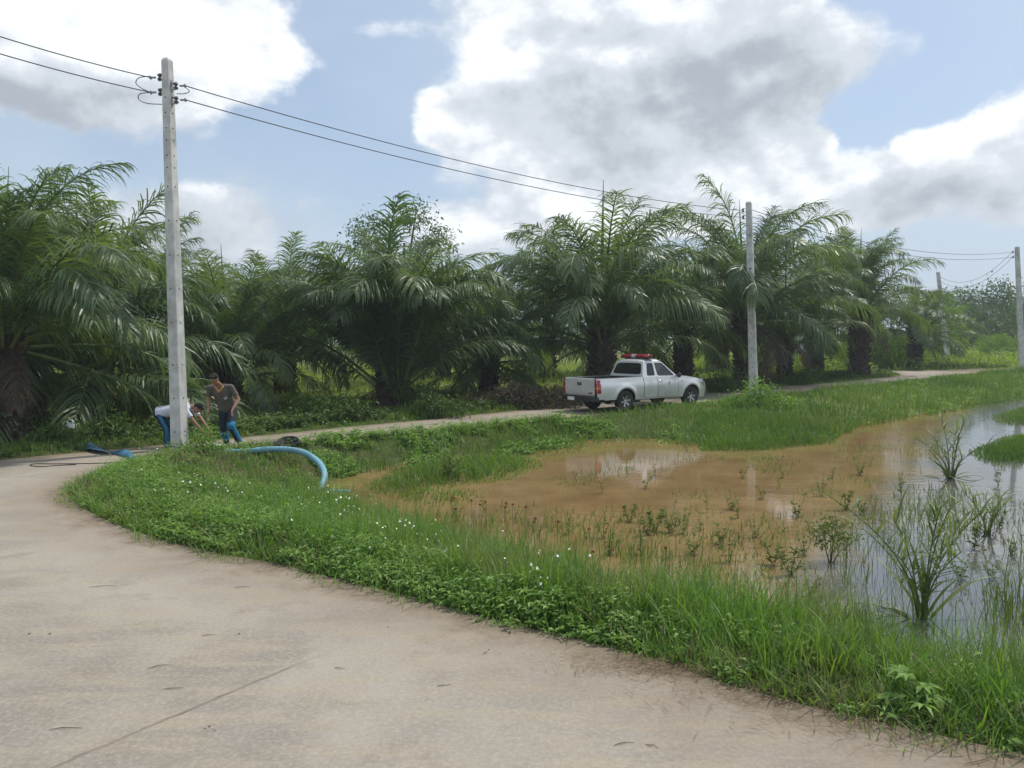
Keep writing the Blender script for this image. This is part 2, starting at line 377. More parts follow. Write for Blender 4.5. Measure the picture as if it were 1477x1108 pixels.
# road: concrete slab with a sheet of dirt washed over its edges
def road_mesh():
    ring = [Vector(p) for p in road_poly]; n = len(ring)
    inner = []
    for st, (x0, x1, y0, y1) in ((.22, (-9, 6, 2.5, 19)), (.7, (-30, 30, 1, 50)), (3, (-70, 12, -14, 20))):
        gx, gy = np.meshgrid(np.arange(x0, x1, st), np.arange(y0, y1, st)); gx = gx.ravel() + RNG.uniform(-.2, .2, gx.size) * st; gy = gy.ravel() + RNG.uniform(-.2, .2, gy.size) * st
        k = in_poly(gx, gy, road_poly) & (dist_poly(gx, gy, road_poly) > st * .4)
        if st > .22: k &= ~((gx > -9) & (gx < 6) & (gy > 2.5) & (gy < 19))
        if st > 1: k &= ~((gx > -30) & (gx < 30) & (gy > 1) & (gy < 50))
        inner += [Vector((a, b)) for a, b in zip(gx[k], gy[k])]
    V, E, Fc, *_ = geometry.delaunay_2d_cdt(ring + inner, [], [list(range(n))], 1, 1e-5)
    X = np.array([v.x for v in V]); Y = np.array([v.y for v in V])
    Z = (vnoise(X, Y, 3.0, 9) - .5) * .016
    vs = np.stack([X, Y, Z], 1); d = dist_poly(X, Y, [tuple(p) for p in edge_line], closed=False); d = np.minimum(d, dist_poly(X, Y, [tuple(p) for p in far_line], closed=False))
    base = len(vs); skirt = vs[:n].copy(); skirt[:, 2] = -.2; vs = np.concatenate([vs, skirt]); d = np.concatenate([d, np.zeros(n)])
    tris = np.array([list(f) for f in Fc if len(f) == 3]); i = np.arange(n); j = (i + 1) % n
    me = np_mesh('road', vs, [tris, np.stack([i, j, base + j, base + i], 1)], tint=d, smooth=False)
    return me
def m_road(t):
    p = t.pos(); sp = t.n('ShaderNodeSeparateXYZ', {0: p}); X, Y, _ = sp.outputs
    big = t.noise(p, .35, 6, .6, .6).outputs[0]; med = t.noise(p, 2.2, 7, .65).outputs[0]; fine = t.noise(p, 28, 5, .65).outputs[0]
    strx = t.noise(t.n('ShaderNodeVectorMath', {0: p, 1: (1.2, 5.5, 1)}, operation='MULTIPLY').outputs[0], .9, 6, .6).outputs[0]
    cc = t.mix(t.ramp(big, .38, .62), (.240, .213, .178), (.352, .316, .268))
    cc = t.mix(t.ramp(strx, .42, .66, 0, .7), cc, (.36, .305, .225))
    cc = t.mix(t.ramp(med, .50, .72, 0, .75), cc, (.245, .210, .165))
    cc = t.mix(t.ramp(fine, .40, .70, 0, .45), cc, (.45, .405, .335))
    grit = t.noise(p, 75, 4, .75).outputs[0]
    cc = t.mix(t.ramp(grit, .50, .66, 0, .42), cc, (.20, .165, .13))
    cc = t.mix(t.ramp(t.n('ShaderNodeTexVoronoi', {'Vector': p, 'Scale': 9.0}).outputs['Distance'], .02, .05, .6, 0), cc, (.16, .13, .10))
    # saw-cut joint across the slab, faded by wear
    a = G(75, 1108); b = G(450, 950); dx, dy = b[0] - a[0], b[1] - a[1]; L = math.hypot(dx, dy); nxn, nyn = -dy / L, dx / L
    wob = t.math('MULTIPLY', t.math('SUBTRACT', t.noise(p, 5, 5, .6).outputs[0], .5), .05)
    dl = t.math('ABSOLUTE', t.math('ADD', t.math('ADD', t.math('MULTIPLY', X, nxn), t.math('MULTIPLY', Y, nyn)), t.math('ADD', wob, -(a[0] * nxn + a[1] * nyn))))
    al = t.math('ADD', t.math('ADD', t.math('MULTIPLY', X, dx / L), t.math('MULTIPLY', Y, dy / L)), -(a[0] * dx / L + a[1] * dy / L))
    jw = t.math('MULTIPLY', t.ramp(dl, .006, .022, 1, 0), t.ramp(al, L * .85, L * 1.1, 1, 0))
    jw = t.math('MULTIPLY', jw, t.ramp(med, .3, .6, .9, .4))
    cc = t.mix(jw, cc, (.13, .105, .08))
    # soil and old straw at the grass edge
    e = t.attr('tint'); en = t.math('ADD', e, t.math('MULTIPLY', t.math('SUBTRACT', t.noise(p, 1.6, 7, .7).outputs[0], .5), 1.5))
    soil = t.mix(t.ramp(t.noise(p, 14, 5, .7).outputs[0], .35, .65), (.085, .062, .042), (.19, .145, .10))
    cc = t.mix(t.ramp(en, .02, .52, .95, 0), cc, soil)
    cc = t.mix(t.ramp(en, .2, 1.5, .5, 0), cc, (.27, .215, .155))
    bh = t.math('ADD', t.math('MULTIPLY', fine, .6), t.math('ADD', t.math('MULTIPLY', grit, .35), t.math('MULTIPLY', jw, -1.2)))
    t.out(t.n('ShaderNodeBsdfPrincipled', {'Base Color': cc, 'Roughness': .9, 'Specular IOR Level': .25, 'Normal': t.n('ShaderNodeBump', {'Height': bh, 'Strength': .55, 'Distance': .012}).outputs[0]}).outputs[0])
tag(link('road', road_mesh(), material('worn_concrete', m_road)), kind='structure')

# pond water: muddy, clearer and darker towards the near right corner
def m_water(t):
    p = t.pos(); q = t.n('ShaderNodeVectorMath', {0: p, 1: (.8, 1.7, 1)}, operation='MULTIPLY').outputs[0]
    n = t.noise(p, .35, 5, .6).outputs[0]
    cx = G(1450, 800, WZ)
    dd = t.n('ShaderNodeVectorMath', {0: t.n('ShaderNodeVectorMath', {0: p, 1: (cx[0], cx[1], WZ)}, operation='SUBTRACT').outputs[0], 1: (.25, .14, 0)}, operation='MULTIPLY').outputs[0]
    sxy = t.n('ShaderNodeSeparateXYZ', {0: p}).outputs; wa, wb_ = G(1120, 868, WZ), G(1285, 690, WZ); lx, ly = wb_[0] - wa[0], wb_[1] - wa[1]; ll = math.hypot(lx, ly)
    dl = t.math('ADD', t.math('ADD', t.math('MULTIPLY', sxy[0], ly / ll), t.math('MULTIPLY', sxy[1], -lx / ll)), -(wa[0] * ly - wa[1] * lx) / ll)
    clear = t.ramp(t.math('ADD', dl, t.math('MULTIPLY', t.math('SUBTRACT', n, .5), 3.0)), -.5, 1.0, 0, 1)
    mud = t.mix(t.ramp(t.noise(p, .9, 6, .62).outputs[0], .3, .7), (.215, .135, .057), (.305, .20, .092))
    cc = t.mix(clear, mud, (.10, .098, .088))
    rip = t.math('ADD', t.math('MULTIPLY', t.noise(q, 2.6, 3, .5).outputs[0], .55), t.math('MULTIPLY', t.noise(q, 9, 3, .5, .6).outputs[0], .22))
    rip = t.math('ADD', rip, t.math('MULTIPLY', t.n('ShaderNodeTexWave', {'Vector': p, 'Scale': 1.1, 'Distortion': 5.0, 'Detail': 3.0, 'Detail Scale': 1.2}, bands_direction='Y').outputs['Fac'], .10))
    calm = t.ramp(t.noise(p, .22, 4).outputs[0], .35, .65, .25, 1.0)
    bmp = t.n('ShaderNodeBump', {'Height': t.math('MULTIPLY', rip, calm), 'Strength': .11, 'Distance': .05}).outputs[0]
    t.out(t.n('ShaderNodeBsdfPrincipled', {'Base Color': cc, 'Roughness': .045, 'IOR': 1.5, 'Specular IOR Level': .8, 'Normal': bmp}).outputs[0])
pv = np.array([(-8, 4.2, WZ), (70, 4.2, WZ), (70, 36, WZ), (-8, 36, WZ)])
tag(link('water', np_mesh('water', pv, [np.array([[0, 1, 2, 3]])]), material('muddy_water', m_water)), kind='structure')
# ------------------------------------------------------------------ materials of the plants
M_grass = leafmat('grass_blade', (.058, .138, .024), (.175, .295, .060), .4, .5, .35, patch=((.20, .22, .08), .8, .55))
M_grass_far = leafmat('bank_grass', (.060, .135, .022), (.15, .245, .045), .35, .5, .3, patch=((.17, .20, .05), .3, .4))
M_weed = leafmat('weed_leaf', (.085, .185, .032), (.25, .39, .085), .35, .5, .4)
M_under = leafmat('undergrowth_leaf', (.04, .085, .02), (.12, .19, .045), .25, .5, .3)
M_bright = leafmat('bright_green_leaf', (.10, .19, .02), (.23, .33, .05), .4, .5, .3)  # own yellow-green leaf colour of the bright shrubs and field weeds
M_floor = leafmat('orchard_grass', (.15, .23, .035), (.30, .36, .07), .4, .6, .2)
M_dry = leafmat('dry_leaf', (.075, .060, .044), (.175, .135, .095), .2, .8, .1, tcol=(1.1, 1, .8))
M_straw = leafmat('straw', (.19, .135, .085), (.40, .31, .20), .1, .8, .1, tcol=(1.1, 1, .8))
M_tree = leafmat('broad_leaf', (.045, .095, .022), (.11, .18, .045), .3, .5, .35)
M_palm = leafmat('palm_leaflet', (.062, .114, .048), (.168, .225, .095), .42, .40, .55, byobj=True)
M_palm_y = leafmat('yellowing_palm_leaflet', (.11, .15, .03), (.20, .21, .05), .35, .38, .5)
M_rachis = plain('palm_rib', (.13, .17, .05), .5)
M_bark = plain('palm_trunk_bark', (.060, .045, .032), .95, var=.45, scale=5, bump=.5)
M_wood = plain('tree_bark', (.13, .10, .075), .9, var=.3, scale=5, bump=.4)
M_reed = leafmat('reed_leaf', (.085, .13, .04), (.19, .235, .08), .35, .45, .4)
M_sprig = leafmat('water_sprig_leaf', (.07, .12, .025), (.16, .20, .05), .35, .5, .3)

HS = G(330, 652)
lowhs = lambda q: 1 - .7 * np.exp(-((q[:, 0] - HS[0]) / 1.1) ** 2 - ((q[:, 1] - HS[1]) / 2.6) ** 2)
def scatter(n, poly, zoff=0.0, keep=None, rng=RNG):
    poly = np.asarray(poly); x0, y0 = poly[:, :2].min(0); x1, y1 = poly[:, :2].max(0); out = np.zeros((0, 2)); tries = 0
    while len(out) < n and tries < 60:
        X = rng.uniform(x0, x1, n); Y = rng.uniform(y0, y1, n); k = in_poly(X, Y, poly)
        if keep is not None: k &= keep(X, Y)
        out = np.concatenate([out, np.stack([X[k], Y[k]], 1)]); tries += 1
    out = out[:n]; return np.column_stack([out, ground_z(out[:, 0], out[:, 1]) + zoff])
road_d = lambda X, Y: dist_poly(X, Y, [tuple(p) for p in edge_line], closed=False)
not_road = lambda X, Y: ~in_poly(X, Y, road_poly)
def stuff(name, parts, mats, label=None):
    """parts: (V, [polys], tint, material index)"""
    V = []; polys = {3: [], 4: []}; mi = {3: [], 4: []}; T = []; b = 0
    for v, ps, tt, m in parts:
        for p in ps:
            if len(p): polys[p.shape[1]].append(p + b); mi[p.shape[1]].append(np.full(len(p), m))
        V.append(v); T.append(tt); b += len(v)
    pl = []; mm = []
    for k in (3, 4):
        if polys[k]: pl.append(np.concatenate(polys[k])); mm.append(np.concatenate(mi[k]))
    me = np_mesh(name, np.concatenate(V), pl, np.concatenate(T), mat_idx=np.concatenate(mm))
    return link(name, me, mats)
def bl(*a, m=0, **k):
    V, q, tr, t = blades(*a, **k); return (V, [q, tr], t, m)
def lf(*a, m=0, **k):
    V, q, t = leaves(*a, **k); return (V, [q], t, m)
U = lambda a, b, n: RNG.uniform(a, b, n)

# ---- near bank: between the road edge and the pond
near_strip = [ext] + [np.array(p) for p in near_edge] + [np.array(g2(350, 645))] + [np.array(g2(*p, WZ)) for p in [(420, 662), (440, 700), (490, 728), (560, 757), (640, 796), (750, 834), (950, 884), (1150, 920), (1300, 956), (1420, 988), (1560, 1025), (1900, 1100)]]
near_strip = [tuple(p[:2]) for p in near_strip]
def dens_near(X, Y):
    return not_road(X, Y) & (RNG.uniform(0, 1, X.shape) < np.clip(9.0 / np.hypot(X, Y), .25, 1) ** 1.3)
pts = scatter(52000, near_strip, -.02, dens_near); d = road_d(pts[:, 0], pts[:, 1])
lefty = sst(pts[:, 0], -3.5, -.5)           # the tip of the island is lower and finer than the near bank
clump = vnoise(pts[:, 0], pts[:, 1], .55, 2)
h = (.13 + .15 * sst(d, 0, .7) + .15 * lefty * sst(d, .1, 1.0)) * U(.5, 1.3, len(pts)) * (.45 + 1.1 * clump) * lowhs(pts)
tint = np.clip(.2 + .5 * vnoise(pts[:, 0], pts[:, 1], .8, 5) + U(-.2, .4, len(pts)), 0, 1)
parts = [bl(pts, h, U(.006, .012, len(pts)) * (1 + .04 * np.hypot(pts[:, 0], pts[:, 1])), .3, .7, tint=tint)]
# tall loose blades along the water and on the near right bank
tp = scatter(8500, near_strip, -.03, lambda X, Y: not_road(X, Y) & (road_d(X, Y) > U(.1, .7, X.shape)) & (X > U(-3.5, 1.2, X.shape)) & (vnoise(X, Y, .8, 8) > .3))
parts.append(bl(tp, U(.2, .62, len(tp)) * (.32 + 1.05 * vnoise(tp[:, 0], tp[:, 1], .45, 12)), U(.006, .012, len(tp)), .3, .6, tint=U(.3, 1, len(tp))))
st_ = scatter(2200, near_strip, -.03, lambda X, Y: not_road(X, Y) & (road_d(X, Y) > .5) & (X > -3.5))
parts.append(bl(st_, U(.45, .95, len(st_)), U(.004, .007, len(st_)), .2, .35, tint=U(.3, 1.3, len(st_))))
sd_ = scatter(4200, near_strip, -.02, lambda X, Y: not_road(X, Y) & (vnoise(X, Y, .9, 61) > .5))
parts.append(bl(sd_, U(.10, .38, len(sd_)), U(.005, .009, len(sd_)), .5, .8, m=1))
oc = scatter(2600, [ext] + [tuple(p[:2] + np.array([-.1, -.55])) for p in near_edge] + [tuple(p) for p in near_edge[::-1]], 0, lambda X, Y: in_poly(X, Y, road_poly) & (road_d(X, Y) < .03 + .5 * np.clip(vnoise(X, Y, .55, 82) - .42, 0, 1)))
oc[:, 2] = -.01
parts.append(bl(oc, U(.05, .20, len(oc)), U(.005, .010, len(oc)), .8, .9, tint=U(.2, 1, len(oc))))
# overhang lying out over the concrete edge
op = scatter(5500, near_strip, -.02, lambda X, Y: not_road(X, Y) & (road_d(X, Y) < .22))
parts.append(bl(op, U(.12, .30, len(op)), U(.007, .013, len(op)), .7, .8))
tag(stuff('grass', parts, [M_grass, M_straw]), kind='stuff')
# leafy weeds: each plant a handful of pointed leaves
wp = scatter(2000, near_strip, 0, lambda X, Y: not_road(X, Y) & (road_d(X, Y) < U(.15, 1.9, X.shape)) & (vnoise(X, Y, .9, 4) > .22) & (RNG.uniform(0, 1, X.shape) < np.where(X > 1.0, .10, np.where(X < -4.5, .22, 1.0))))
def weeds(wp, hmin, hmax, size, per=15, m=0):
    n = len(wp); hh = U(hmin, hmax, n) * .85; k = np.repeat(np.arange(n), per); N = len(k); lev = U(.25, 1, N); a = U(0, 2 * np.pi, N)
    dr = np.stack([np.cos(a), np.sin(a), U(-.15, .55, N)], 1); Pt = wp[k] + dr * (hh[k] * .35 * lev * U(.3, 1, N))[:, None] * np.array([1, 1, .2]); Pt[:, 2] += hh[k] * lev
    sz = size * U(.5, 1.5, N); t = np.clip(lev * .5 + np.repeat(U(-.2, .5, n), per) + U(-.1, .1, N), 0, 1)
    return lf(Pt, dr, np.stack([-np.cos(a) * .4 + U(-.3, .3, N), -np.sin(a) * .4 + U(-.3, .3, N), np.ones(N)], 1), sz, sz * .40, t, m=m)
wq = scatter(520, near_strip, 0, lambda X, Y: not_road(X, Y) & (road_d(X, Y) > .3) & (X < -1.5) & (vnoise(X, Y, .8, 71) > .5) & (np.hypot(X - HS[0], (Y - HS[1]) * .4) > 1.3))
wc = scatter(420, [ext] + [tuple(p[:2] + np.array([-.1, -.55])) for p in near_edge][::1] + [tuple(p) for p in near_edge[::-1]], 0, lambda X, Y: in_poly(X, Y, road_poly) & (road_d(X, Y) < .02 + .42 * np.clip(vnoise(X, Y, .7, 81) - .45, 0, 1)))
wc[:, 2] = .0
tag(stuff('weeds', [weeds(wq, .2, .55, .052, 20), weeds(wc, .03, .13, .055, 9), weeds(wp, .05, .20 + .20 * vnoise(wp[:, 0], wp[:, 1], .7, 41) * sst(road_d(wp[:, 0], wp[:, 1]), 0, .7), .062)], [M_weed]), kind='stuff')
# straw and dead stems lying along the edge
sp = []
for cpx, cpy, n, s in [(940, 968, 700, .36), (1010, 978, 600, .32), (1130, 1016, 560, .4), (1290, 1055, 500, .4), (770, 912, 90, .2), (560, 850, 120, .4), (280, 792, 170, .5), (430, 822, 110, .5), (1400, 1085, 160, .4)]:
    c = G(cpx, cpy); q = c + RNG.normal(size=(n, 3)) * np.array([s, s * .30, 0]) + np.array([0, .12, 0]); q[:, 2] = U(.012, .035, n); sp.append(q)
sp = np.concatenate(sp); n = len(sp); a = RNG.normal(0, 1.5, n) - .35; dr = np.stack([np.cos(a), np.sin(a), U(-.02, .08, n)], 1)
tag(stuff('dry_straw', [lf(sp, dr, np.tile([0, 0, 1.0], (n, 1)) + RNG.normal(size=(n, 3)) * .15, U(.03, .17, n), U(.002, .005, n), U(0, 1, n), fold=.4, droop=.03)], [M_straw]), kind='stuff')

# ---- far bank: between pond and the far road, and the grass standing in the water
far_strip = [tuple(p) for p in [g2(350, 646)] + far_near + [tuple(fr + np.array([14, 2])), (60, 46), (60, 30)]] + [g2(px, py, WZ) for (px, py) in [(1700, 563), (1477, 576), (1340, 600), (1250, 616), (1200, 636), (1010, 646), (960, 640), (850, 640), (770, 654), (700, 663), (560, 680), (490, 690), (460, 690), (440, 672)]]
fp = scatter(52000, far_strip, -.03, lambda X, Y: not_road(X, Y) & (vnoise(X, Y, 1.3, 11) > .12)); d = road_d(fp[:, 0], fp[:, 1])
cl = vnoise(fp[:, 0], fp[:, 1], 1.2, 6); cl2 = vnoise(fp[:, 0], fp[:, 1], 3.5, 7)
h = (.10 + .30 * sst(d, .0, 1.2)) * lowhs(fp) * (.5 + .9 * cl) * U(.7, 1.3, len(fp))
parts = [bl(fp, h, U(.014, .028, len(fp)), .3, .6, tint=np.clip(cl2 * .8 + U(-.2, .3, len(fp)), 0, 1))]
for poly, n, hm in [([(1000, 634), (1010, 652), (1110, 650), (1205, 640), (1210, 622), (1100, 612), (1000, 618)], 9000, .42),
                    ([(520, 700), (540, 712), (640, 706), (740, 692), (790, 672), (760, 656), (690, 660), (600, 668)], 3600, .32), ([(530, 708), (600, 738), (700, 728), (720, 704), (620, 704)], 700, .22), ([(700, 648), (760, 668), (860, 652), (880, 640), (800, 640)], 700, .2),
                    ([(1395, 652), (1420, 668), (1500, 668), (1600, 660), (1600, 632), (1450, 630)], 5200, .36),
                    ([(1425, 600), (1440, 612), (1600, 616), (1600, 588), (1470, 588)], 3800, .34),
                    ([(1040, 664), (1060, 672), (1150, 668), (1170, 658), (1100, 654)], 500, .15),
                    ([(700, 640), (730, 662), (830, 644), (850, 630), (780, 622)], 2500, .25)]:
    pw = [g2(px, py, WZ) for (px, py) in poly]; q = scatter(n, pw); q[:, 2] = np.maximum(q[:, 2] - .02, WZ - .05)
    edge = dist_poly(q[:, 0], q[:, 1], pw); hh = hm * U(.5, 1.2, n) * (.35 + .65 * sst(edge, 0, .8))
    parts.append(bl(q, hh, U(.014, .024, n), .3, .55, tint=np.clip(vnoise(q[:, 0], q[:, 1], 1.5, 3) * .7 + U(-.2, .4, n), 0, 1)))
tag(stuff('grass', parts, [M_grass_far]), kind='stuff')
wf = scatter(3600, far_strip, 0, lambda X, Y: not_road(X, Y) & (X < 3.0) & (vnoise(X, Y, 1.0, 14) > .4) & (np.hypot(X - HS[0], (Y - HS[1]) * .5) > 1.2))
wf2 = scatter(1500, far_strip, 0, lambda X, Y: not_road(X, Y) & (X > 3.0) & (vnoise(X, Y, 1.6, 15) > .6))
tag(stuff('weeds', [weeds(wf, .06, .30, .10, 9), weeds(wf2, .06, .3, .12, 9)], [M_weed]), kind='stuff')

# ---- thin rushes standing in the shallow water
rz = []
for q_, n_, h_ in [([(560, 700), (760, 690), (1000, 662), (1210, 655), (1180, 850), (980, 850), (780, 790), (620, 745)], 1700, .13), ([(500, 700), (620, 735), (760, 720), (700, 665), (560, 680)], 900, .18), ([(1210, 640), (1180, 800), (1400, 900), (1500, 700), (1400, 650)], 700, .16)]:
    q = scatter(n_, [g2(px, py, WZ) for (px, py) in q_], 0, lambda X, Y: vnoise(X, Y, 1.1, 91) > .58); q[:, 2] = WZ - .02; rz.append(bl(q, h_ * U(.4, 1.4, len(q)), U(.008, .014, len(q)), .4, .7))
for poly, n, hm in [([(560, 757), (760, 835), (1000, 895), (1160, 922), (1200, 870), (1000, 810), (800, 760), (640, 742)], 1500, .32),
                    ([(1180, 800), (1250, 900), (1400, 960), (1560, 1000), (1700, 900), (1560, 760), (1420, 720), (1250, 740)], 900, .42),
                    ([(820, 740), (900, 800), (1120, 830), (1160, 770), (1000, 730)], 420, .22),
                    ([(1180, 660), (1330, 690), (1350, 640), (1240, 640)], 160, .2),
                    ([(1440, 740), (1420, 900), (1600, 960), (1600, 760)], 620, .55),
                    ([(860, 655), (870, 672), (960, 690), (1000, 660)], 120, .25)]:
    q = scatter(n, [g2(px, py, WZ) for (px, py) in poly], 0, lambda X, Y: vnoise(X, Y, .6, 21) > .42); n = len(q); q[:, 2] = WZ - .03
    rz.append(bl(q, hm * U(.35, 1.25, n), U(.006, .011, n), .22, .5))
tag(stuff('rushes', rz, [M_sprig]), kind='stuff')

# ---- verge beyond the far road, undergrowth under the palms, orchard floor
off = lambda p, d: (p[0] + d * .12, p[1] + d)
fl = [tuple(p) for p in far_line[6:]] + [(-16, 15.0), (-40, 12.0)]
verge = fl + [off(p, 2.4) for p in fl[::-1]]
vp = scatter(26000, verge, -.02, not_road)
hv = U(.08, .26, len(vp)) * (.6 + .8 * vnoise(vp[:, 0], vp[:, 1], 1.4, 31))
tag(stuff('grass', [bl(vp, hv, U(.014, .026, len(vp)), .3, .6)], [M_grass_far]), kind='stuff')
hedge = [off(p, .9) for p in fl] + [off(p, 3.8) for p in fl[::-1]]
up = scatter(5200, hedge, 0, lambda X, Y: not_road(X, Y) & (vnoise(X, Y, 1.7, 33) > .33) & (X > -9.5))
hp = scatter(900, [off(p, .3) for p in fl] + [off(p, 1.3) for p in fl[::-1]], 0, not_road)
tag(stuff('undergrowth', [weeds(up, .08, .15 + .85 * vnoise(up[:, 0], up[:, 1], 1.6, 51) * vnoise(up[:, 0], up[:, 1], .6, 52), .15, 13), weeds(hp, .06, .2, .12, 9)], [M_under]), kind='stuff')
orchard = [off(p, 3.0) for p in fl] + [(-60, 70), (60, 80), (60, 52)]
orp = scatter(60000, orchard, -.02, not_road)
tag(stuff('grass', [bl(orp, U(.10, .34, len(orp)), U(.03, .07, len(orp)), .3, .6)], [M_floor]), kind='stuff')
field = [(17, 50), (26, 47), (60, 46), (110, 60), (110, 130), (30, 130), (12, 60)]
fp2 = scatter(26000, field, -.02, not_road); fd = fp2[:, 1]
tag(stuff('field_grass', [bl(fp2, U(.25, .9, len(fp2)) * (.5 + vnoise(fp2[:, 0], fp2[:, 1], 5, 2)), U(.06, .14, len(fp2)), .3, .6), weeds(scatter(3000, field, 0, lambda X, Y: not_road(X, Y) & (vnoise(X, Y, 6, 5) > .45)), .3, 1.3, .34, 10, m=1)], [M_floor, M_bright]), kind='stuff')

# ---- white daisies on thin stems: one mesh each, copied
M_petal = plain('daisy_petal', (.82, .82, .78), .6, var=.04); M_eye = plain('daisy_eye', (.70, .45, .06), .7); M_stem = plain('green_stem', (.09, .16, .04), .6)
def daisy_mesh(h, seed):
    r = random.Random(seed); mb = MB(); top = Vector((r.uniform(-.05, .05), r.uniform(-.05, .05), h))
    mb.tube([(0, 0, 0), tuple(top * .5 + Vector((.01, 0, 0))), tuple(top)], .0025, 5, 2)
    tilt = Matrix.Rotation(r.uniform(.2, .9), 3, 'X') @ Matrix.Rotation(r.uniform(0, 6), 3, 'Z')
    for k in range(7):
        a = 2 * math.pi * k / 7; ca, sa = math.cos(a), math.sin(a); ring = [(.004, -.003), (.014, -.008), (.021, 0), (.014, .008), (.004, .003)]
        mb.add([tuple(top + tilt @ Vector((u * ca - v * sa, u * sa + v * ca, .002 + .1 * u))) for u, v in ring], [(0, 1, 2, 3, 4)], 0, False)
    mb.ell(top, (.006, .006, .005), m=1, nu=8, nv=5); return mb.mesh('daisy')
dm = [daisy_mesh(h, i) for i, h in enumerate([.26, .32, .38, .44, .5])]
spots = []
for (cx, cy, sx, sy, n) in [(300, 700, 60, 22, 18), (420, 720, 60, 25, 22), (510, 715, 40, 14, 14), (590, 750, 70, 22, 30), (640, 790, 60, 18, 14), (760, 830, 50, 14, 12), (480, 770, 60, 20, 6), (250, 720, 50, 14, 6)]:
    for k in range(int(n * 1.5)): spots.append((random.gauss(cx, sx * .7), random.gauss(cy, sy * .7)))
for (px, py) in spots:
    h = random.choice([0, 1, 2, 3, 4]); q = G(px, py, .25)
    if in_poly(np.array([q[0]]), np.array([q[1]]), road_poly)[0] or road_d(np.array([q[0]]), np.array([q[1]]))[0] < .12: continue
    z = max(gz(q[0], q[1]), WZ - .1)
    o = link('daisy', dm[h], [M_petal, M_eye, M_stem]); o.location = (q[0], q[1], z); o.rotation_euler = (0, 0, rnd(0, 6.28)); s = rnd(.42, .64); o.scale = (s, s, s * rnd(1.5, 2.2))
    tag(o, 'small white daisy on a thin stem standing in the weeds of the near bank', 'flower', 'white daisies in the weeds of the near bank')
M_red = plain('red_flower', (.25, .05, .03), .7)
def redtop(h):
    mb = MB(); mb.tube([(0, 0, 0), (.01, 0, h * .5), (.0, .01, h)], .003, 5, 1)
    for k in range(5): mb.ell((.012 * math.cos(k * 1.3), .012 * math.sin(k * 1.3), h + .01 * (k % 2)), (.010, .010, .014), m=0, nu=7, nv=5)
    return mb.mesh('red_seed_head')
rm = [redtop(.45), redtop(.55)]
for (px, py) in [(652, 722), (657, 724), (692, 718), (728, 722), (730, 726), (758, 732), (770, 742), (772, 748), (740, 728), (700, 724), (805, 742), (850, 752), (960, 778), (855, 796), (655, 719), (680, 722)]:
    q = G(px, py, .05); o = link('red_seed_head', random.choice(rm), [M_red, M_stem]); o.location = (q[0], q[1], WZ - .05); o.rotation_euler = (0, 0, rnd(0, 6))
    tag(o, 'thin weed stem with a dark red seed head above the brown water', 'weed', 'red seed heads over the near edge of the pond')

# ---- green sprigs rising out of the pond
def sprig(n, h, size, seed):
    r = np.random.default_rng(seed); parts = []
    mb = []; 
    for s in range(n):
        a = r.uniform(0, 6.28); tip = np.array([math.cos(a) * h * r.uniform(.05, .4), math.sin(a) * h * r.uniform(.05, .4), h * r.uniform(.65, 1.05)])
        k = 16; t = r.uniform(.15, 1, k); Pt = tip * t[:, None]; b = r.uniform(0, 6.28, k); D = np.stack([np.cos(b), np.sin(b), r.uniform(.1, .9, k)], 1)
        sz = size * r.uniform(.6, 1.2, k); V, q, tt = leaves(Pt, D, np.tile([0, 0, 1.0], (k, 1)) + r.normal(size=(k, 3)) * .3, sz, sz * .38, r.uniform(0, 1, k)); parts.append((V, [q], tt, 0))
        w = .004; V = np.array([[-w, 0, 0], [w, 0, 0], [tip[0] + w * .5, tip[1], tip[2]], [tip[0] - w * .5, tip[1], tip[2]], [0, -w, 0], [0, w, 0], [tip[0], tip[1] + w * .5, tip[2]], [tip[0], tip[1] - w * .5, tip[2]]])
        parts.append((V, [np.array([[0, 1, 2, 3], [4, 5, 6, 7]])], np.zeros(8), 0))
    V = []; Q = []; T = []; b = 0
    for v, ps, tt, _ in parts: V.append(v); Q.append(ps[0] + b); T.append(tt); b += len(v)
    return np_mesh('water_sprig', np.concatenate(V), [np.concatenate(Q)], np.concatenate(T))
sm = [sprig(n, h, s, i) for i, (n, h, s) in enumerate([(2, .3, .07), (3, .4, .08), (4, .45, .08), (1, .35, .07), (6, .5, .09)])]
for (px, py, k) in [(908, 752, 4), (945, 765, 4), (968, 768, 2), (935, 772, 4), (985, 770, 1), (1040, 785, 2), (1010, 765, 0), (870, 775, 1), (1090, 775, 1), (1055, 735, 2), (1065, 748, 0), (1100, 720, 0), (1130, 690, 0), (1125, 705, 3), (1185, 715, 1), (1150, 745, 2), (1160, 800, 2), (1140, 830, 4),
                    (1240, 685, 2), (1255, 672, 3), (1100, 790, 3), (1115, 815, 2), (1000, 800, 2), (1050, 810, 1), (880, 800, 2), (925, 800, 1), (820, 770, 1), (790, 760, 3), (870, 712, 3), (930, 705, 0), (945, 690, 1), (905, 688, 3), (1405, 790, 4), (1385, 835, 2), (1440, 760, 4), (1460, 800, 2), (1430, 835, 2), (1440, 700, 1), (1220, 735, 4), (1245, 742, 2), (700, 745, 3), (660, 752, 1), (1300, 715, 1), (1200, 690, 0), (1070, 690, 0), (990, 650, 1), (1170, 860, 2), (1450, 880, 3), (1020, 740, 3), (640, 702, 3), (1350, 760, 2), (1285, 795, 1)]:
    q = G(px, py, WZ); o = link('water_sprig', sm[k], [M_sprig]); o.location = (q[0], q[1], WZ - .04); o.rotation_euler = (0, 0, rnd(0, 6.28)); s = rnd(.75, 1.15); o.scale = (s, s, s)
    tag(o, 'thin green sprig of leaves rising from the flooded pond', 'water plant', 'green sprigs rising out of the pond')

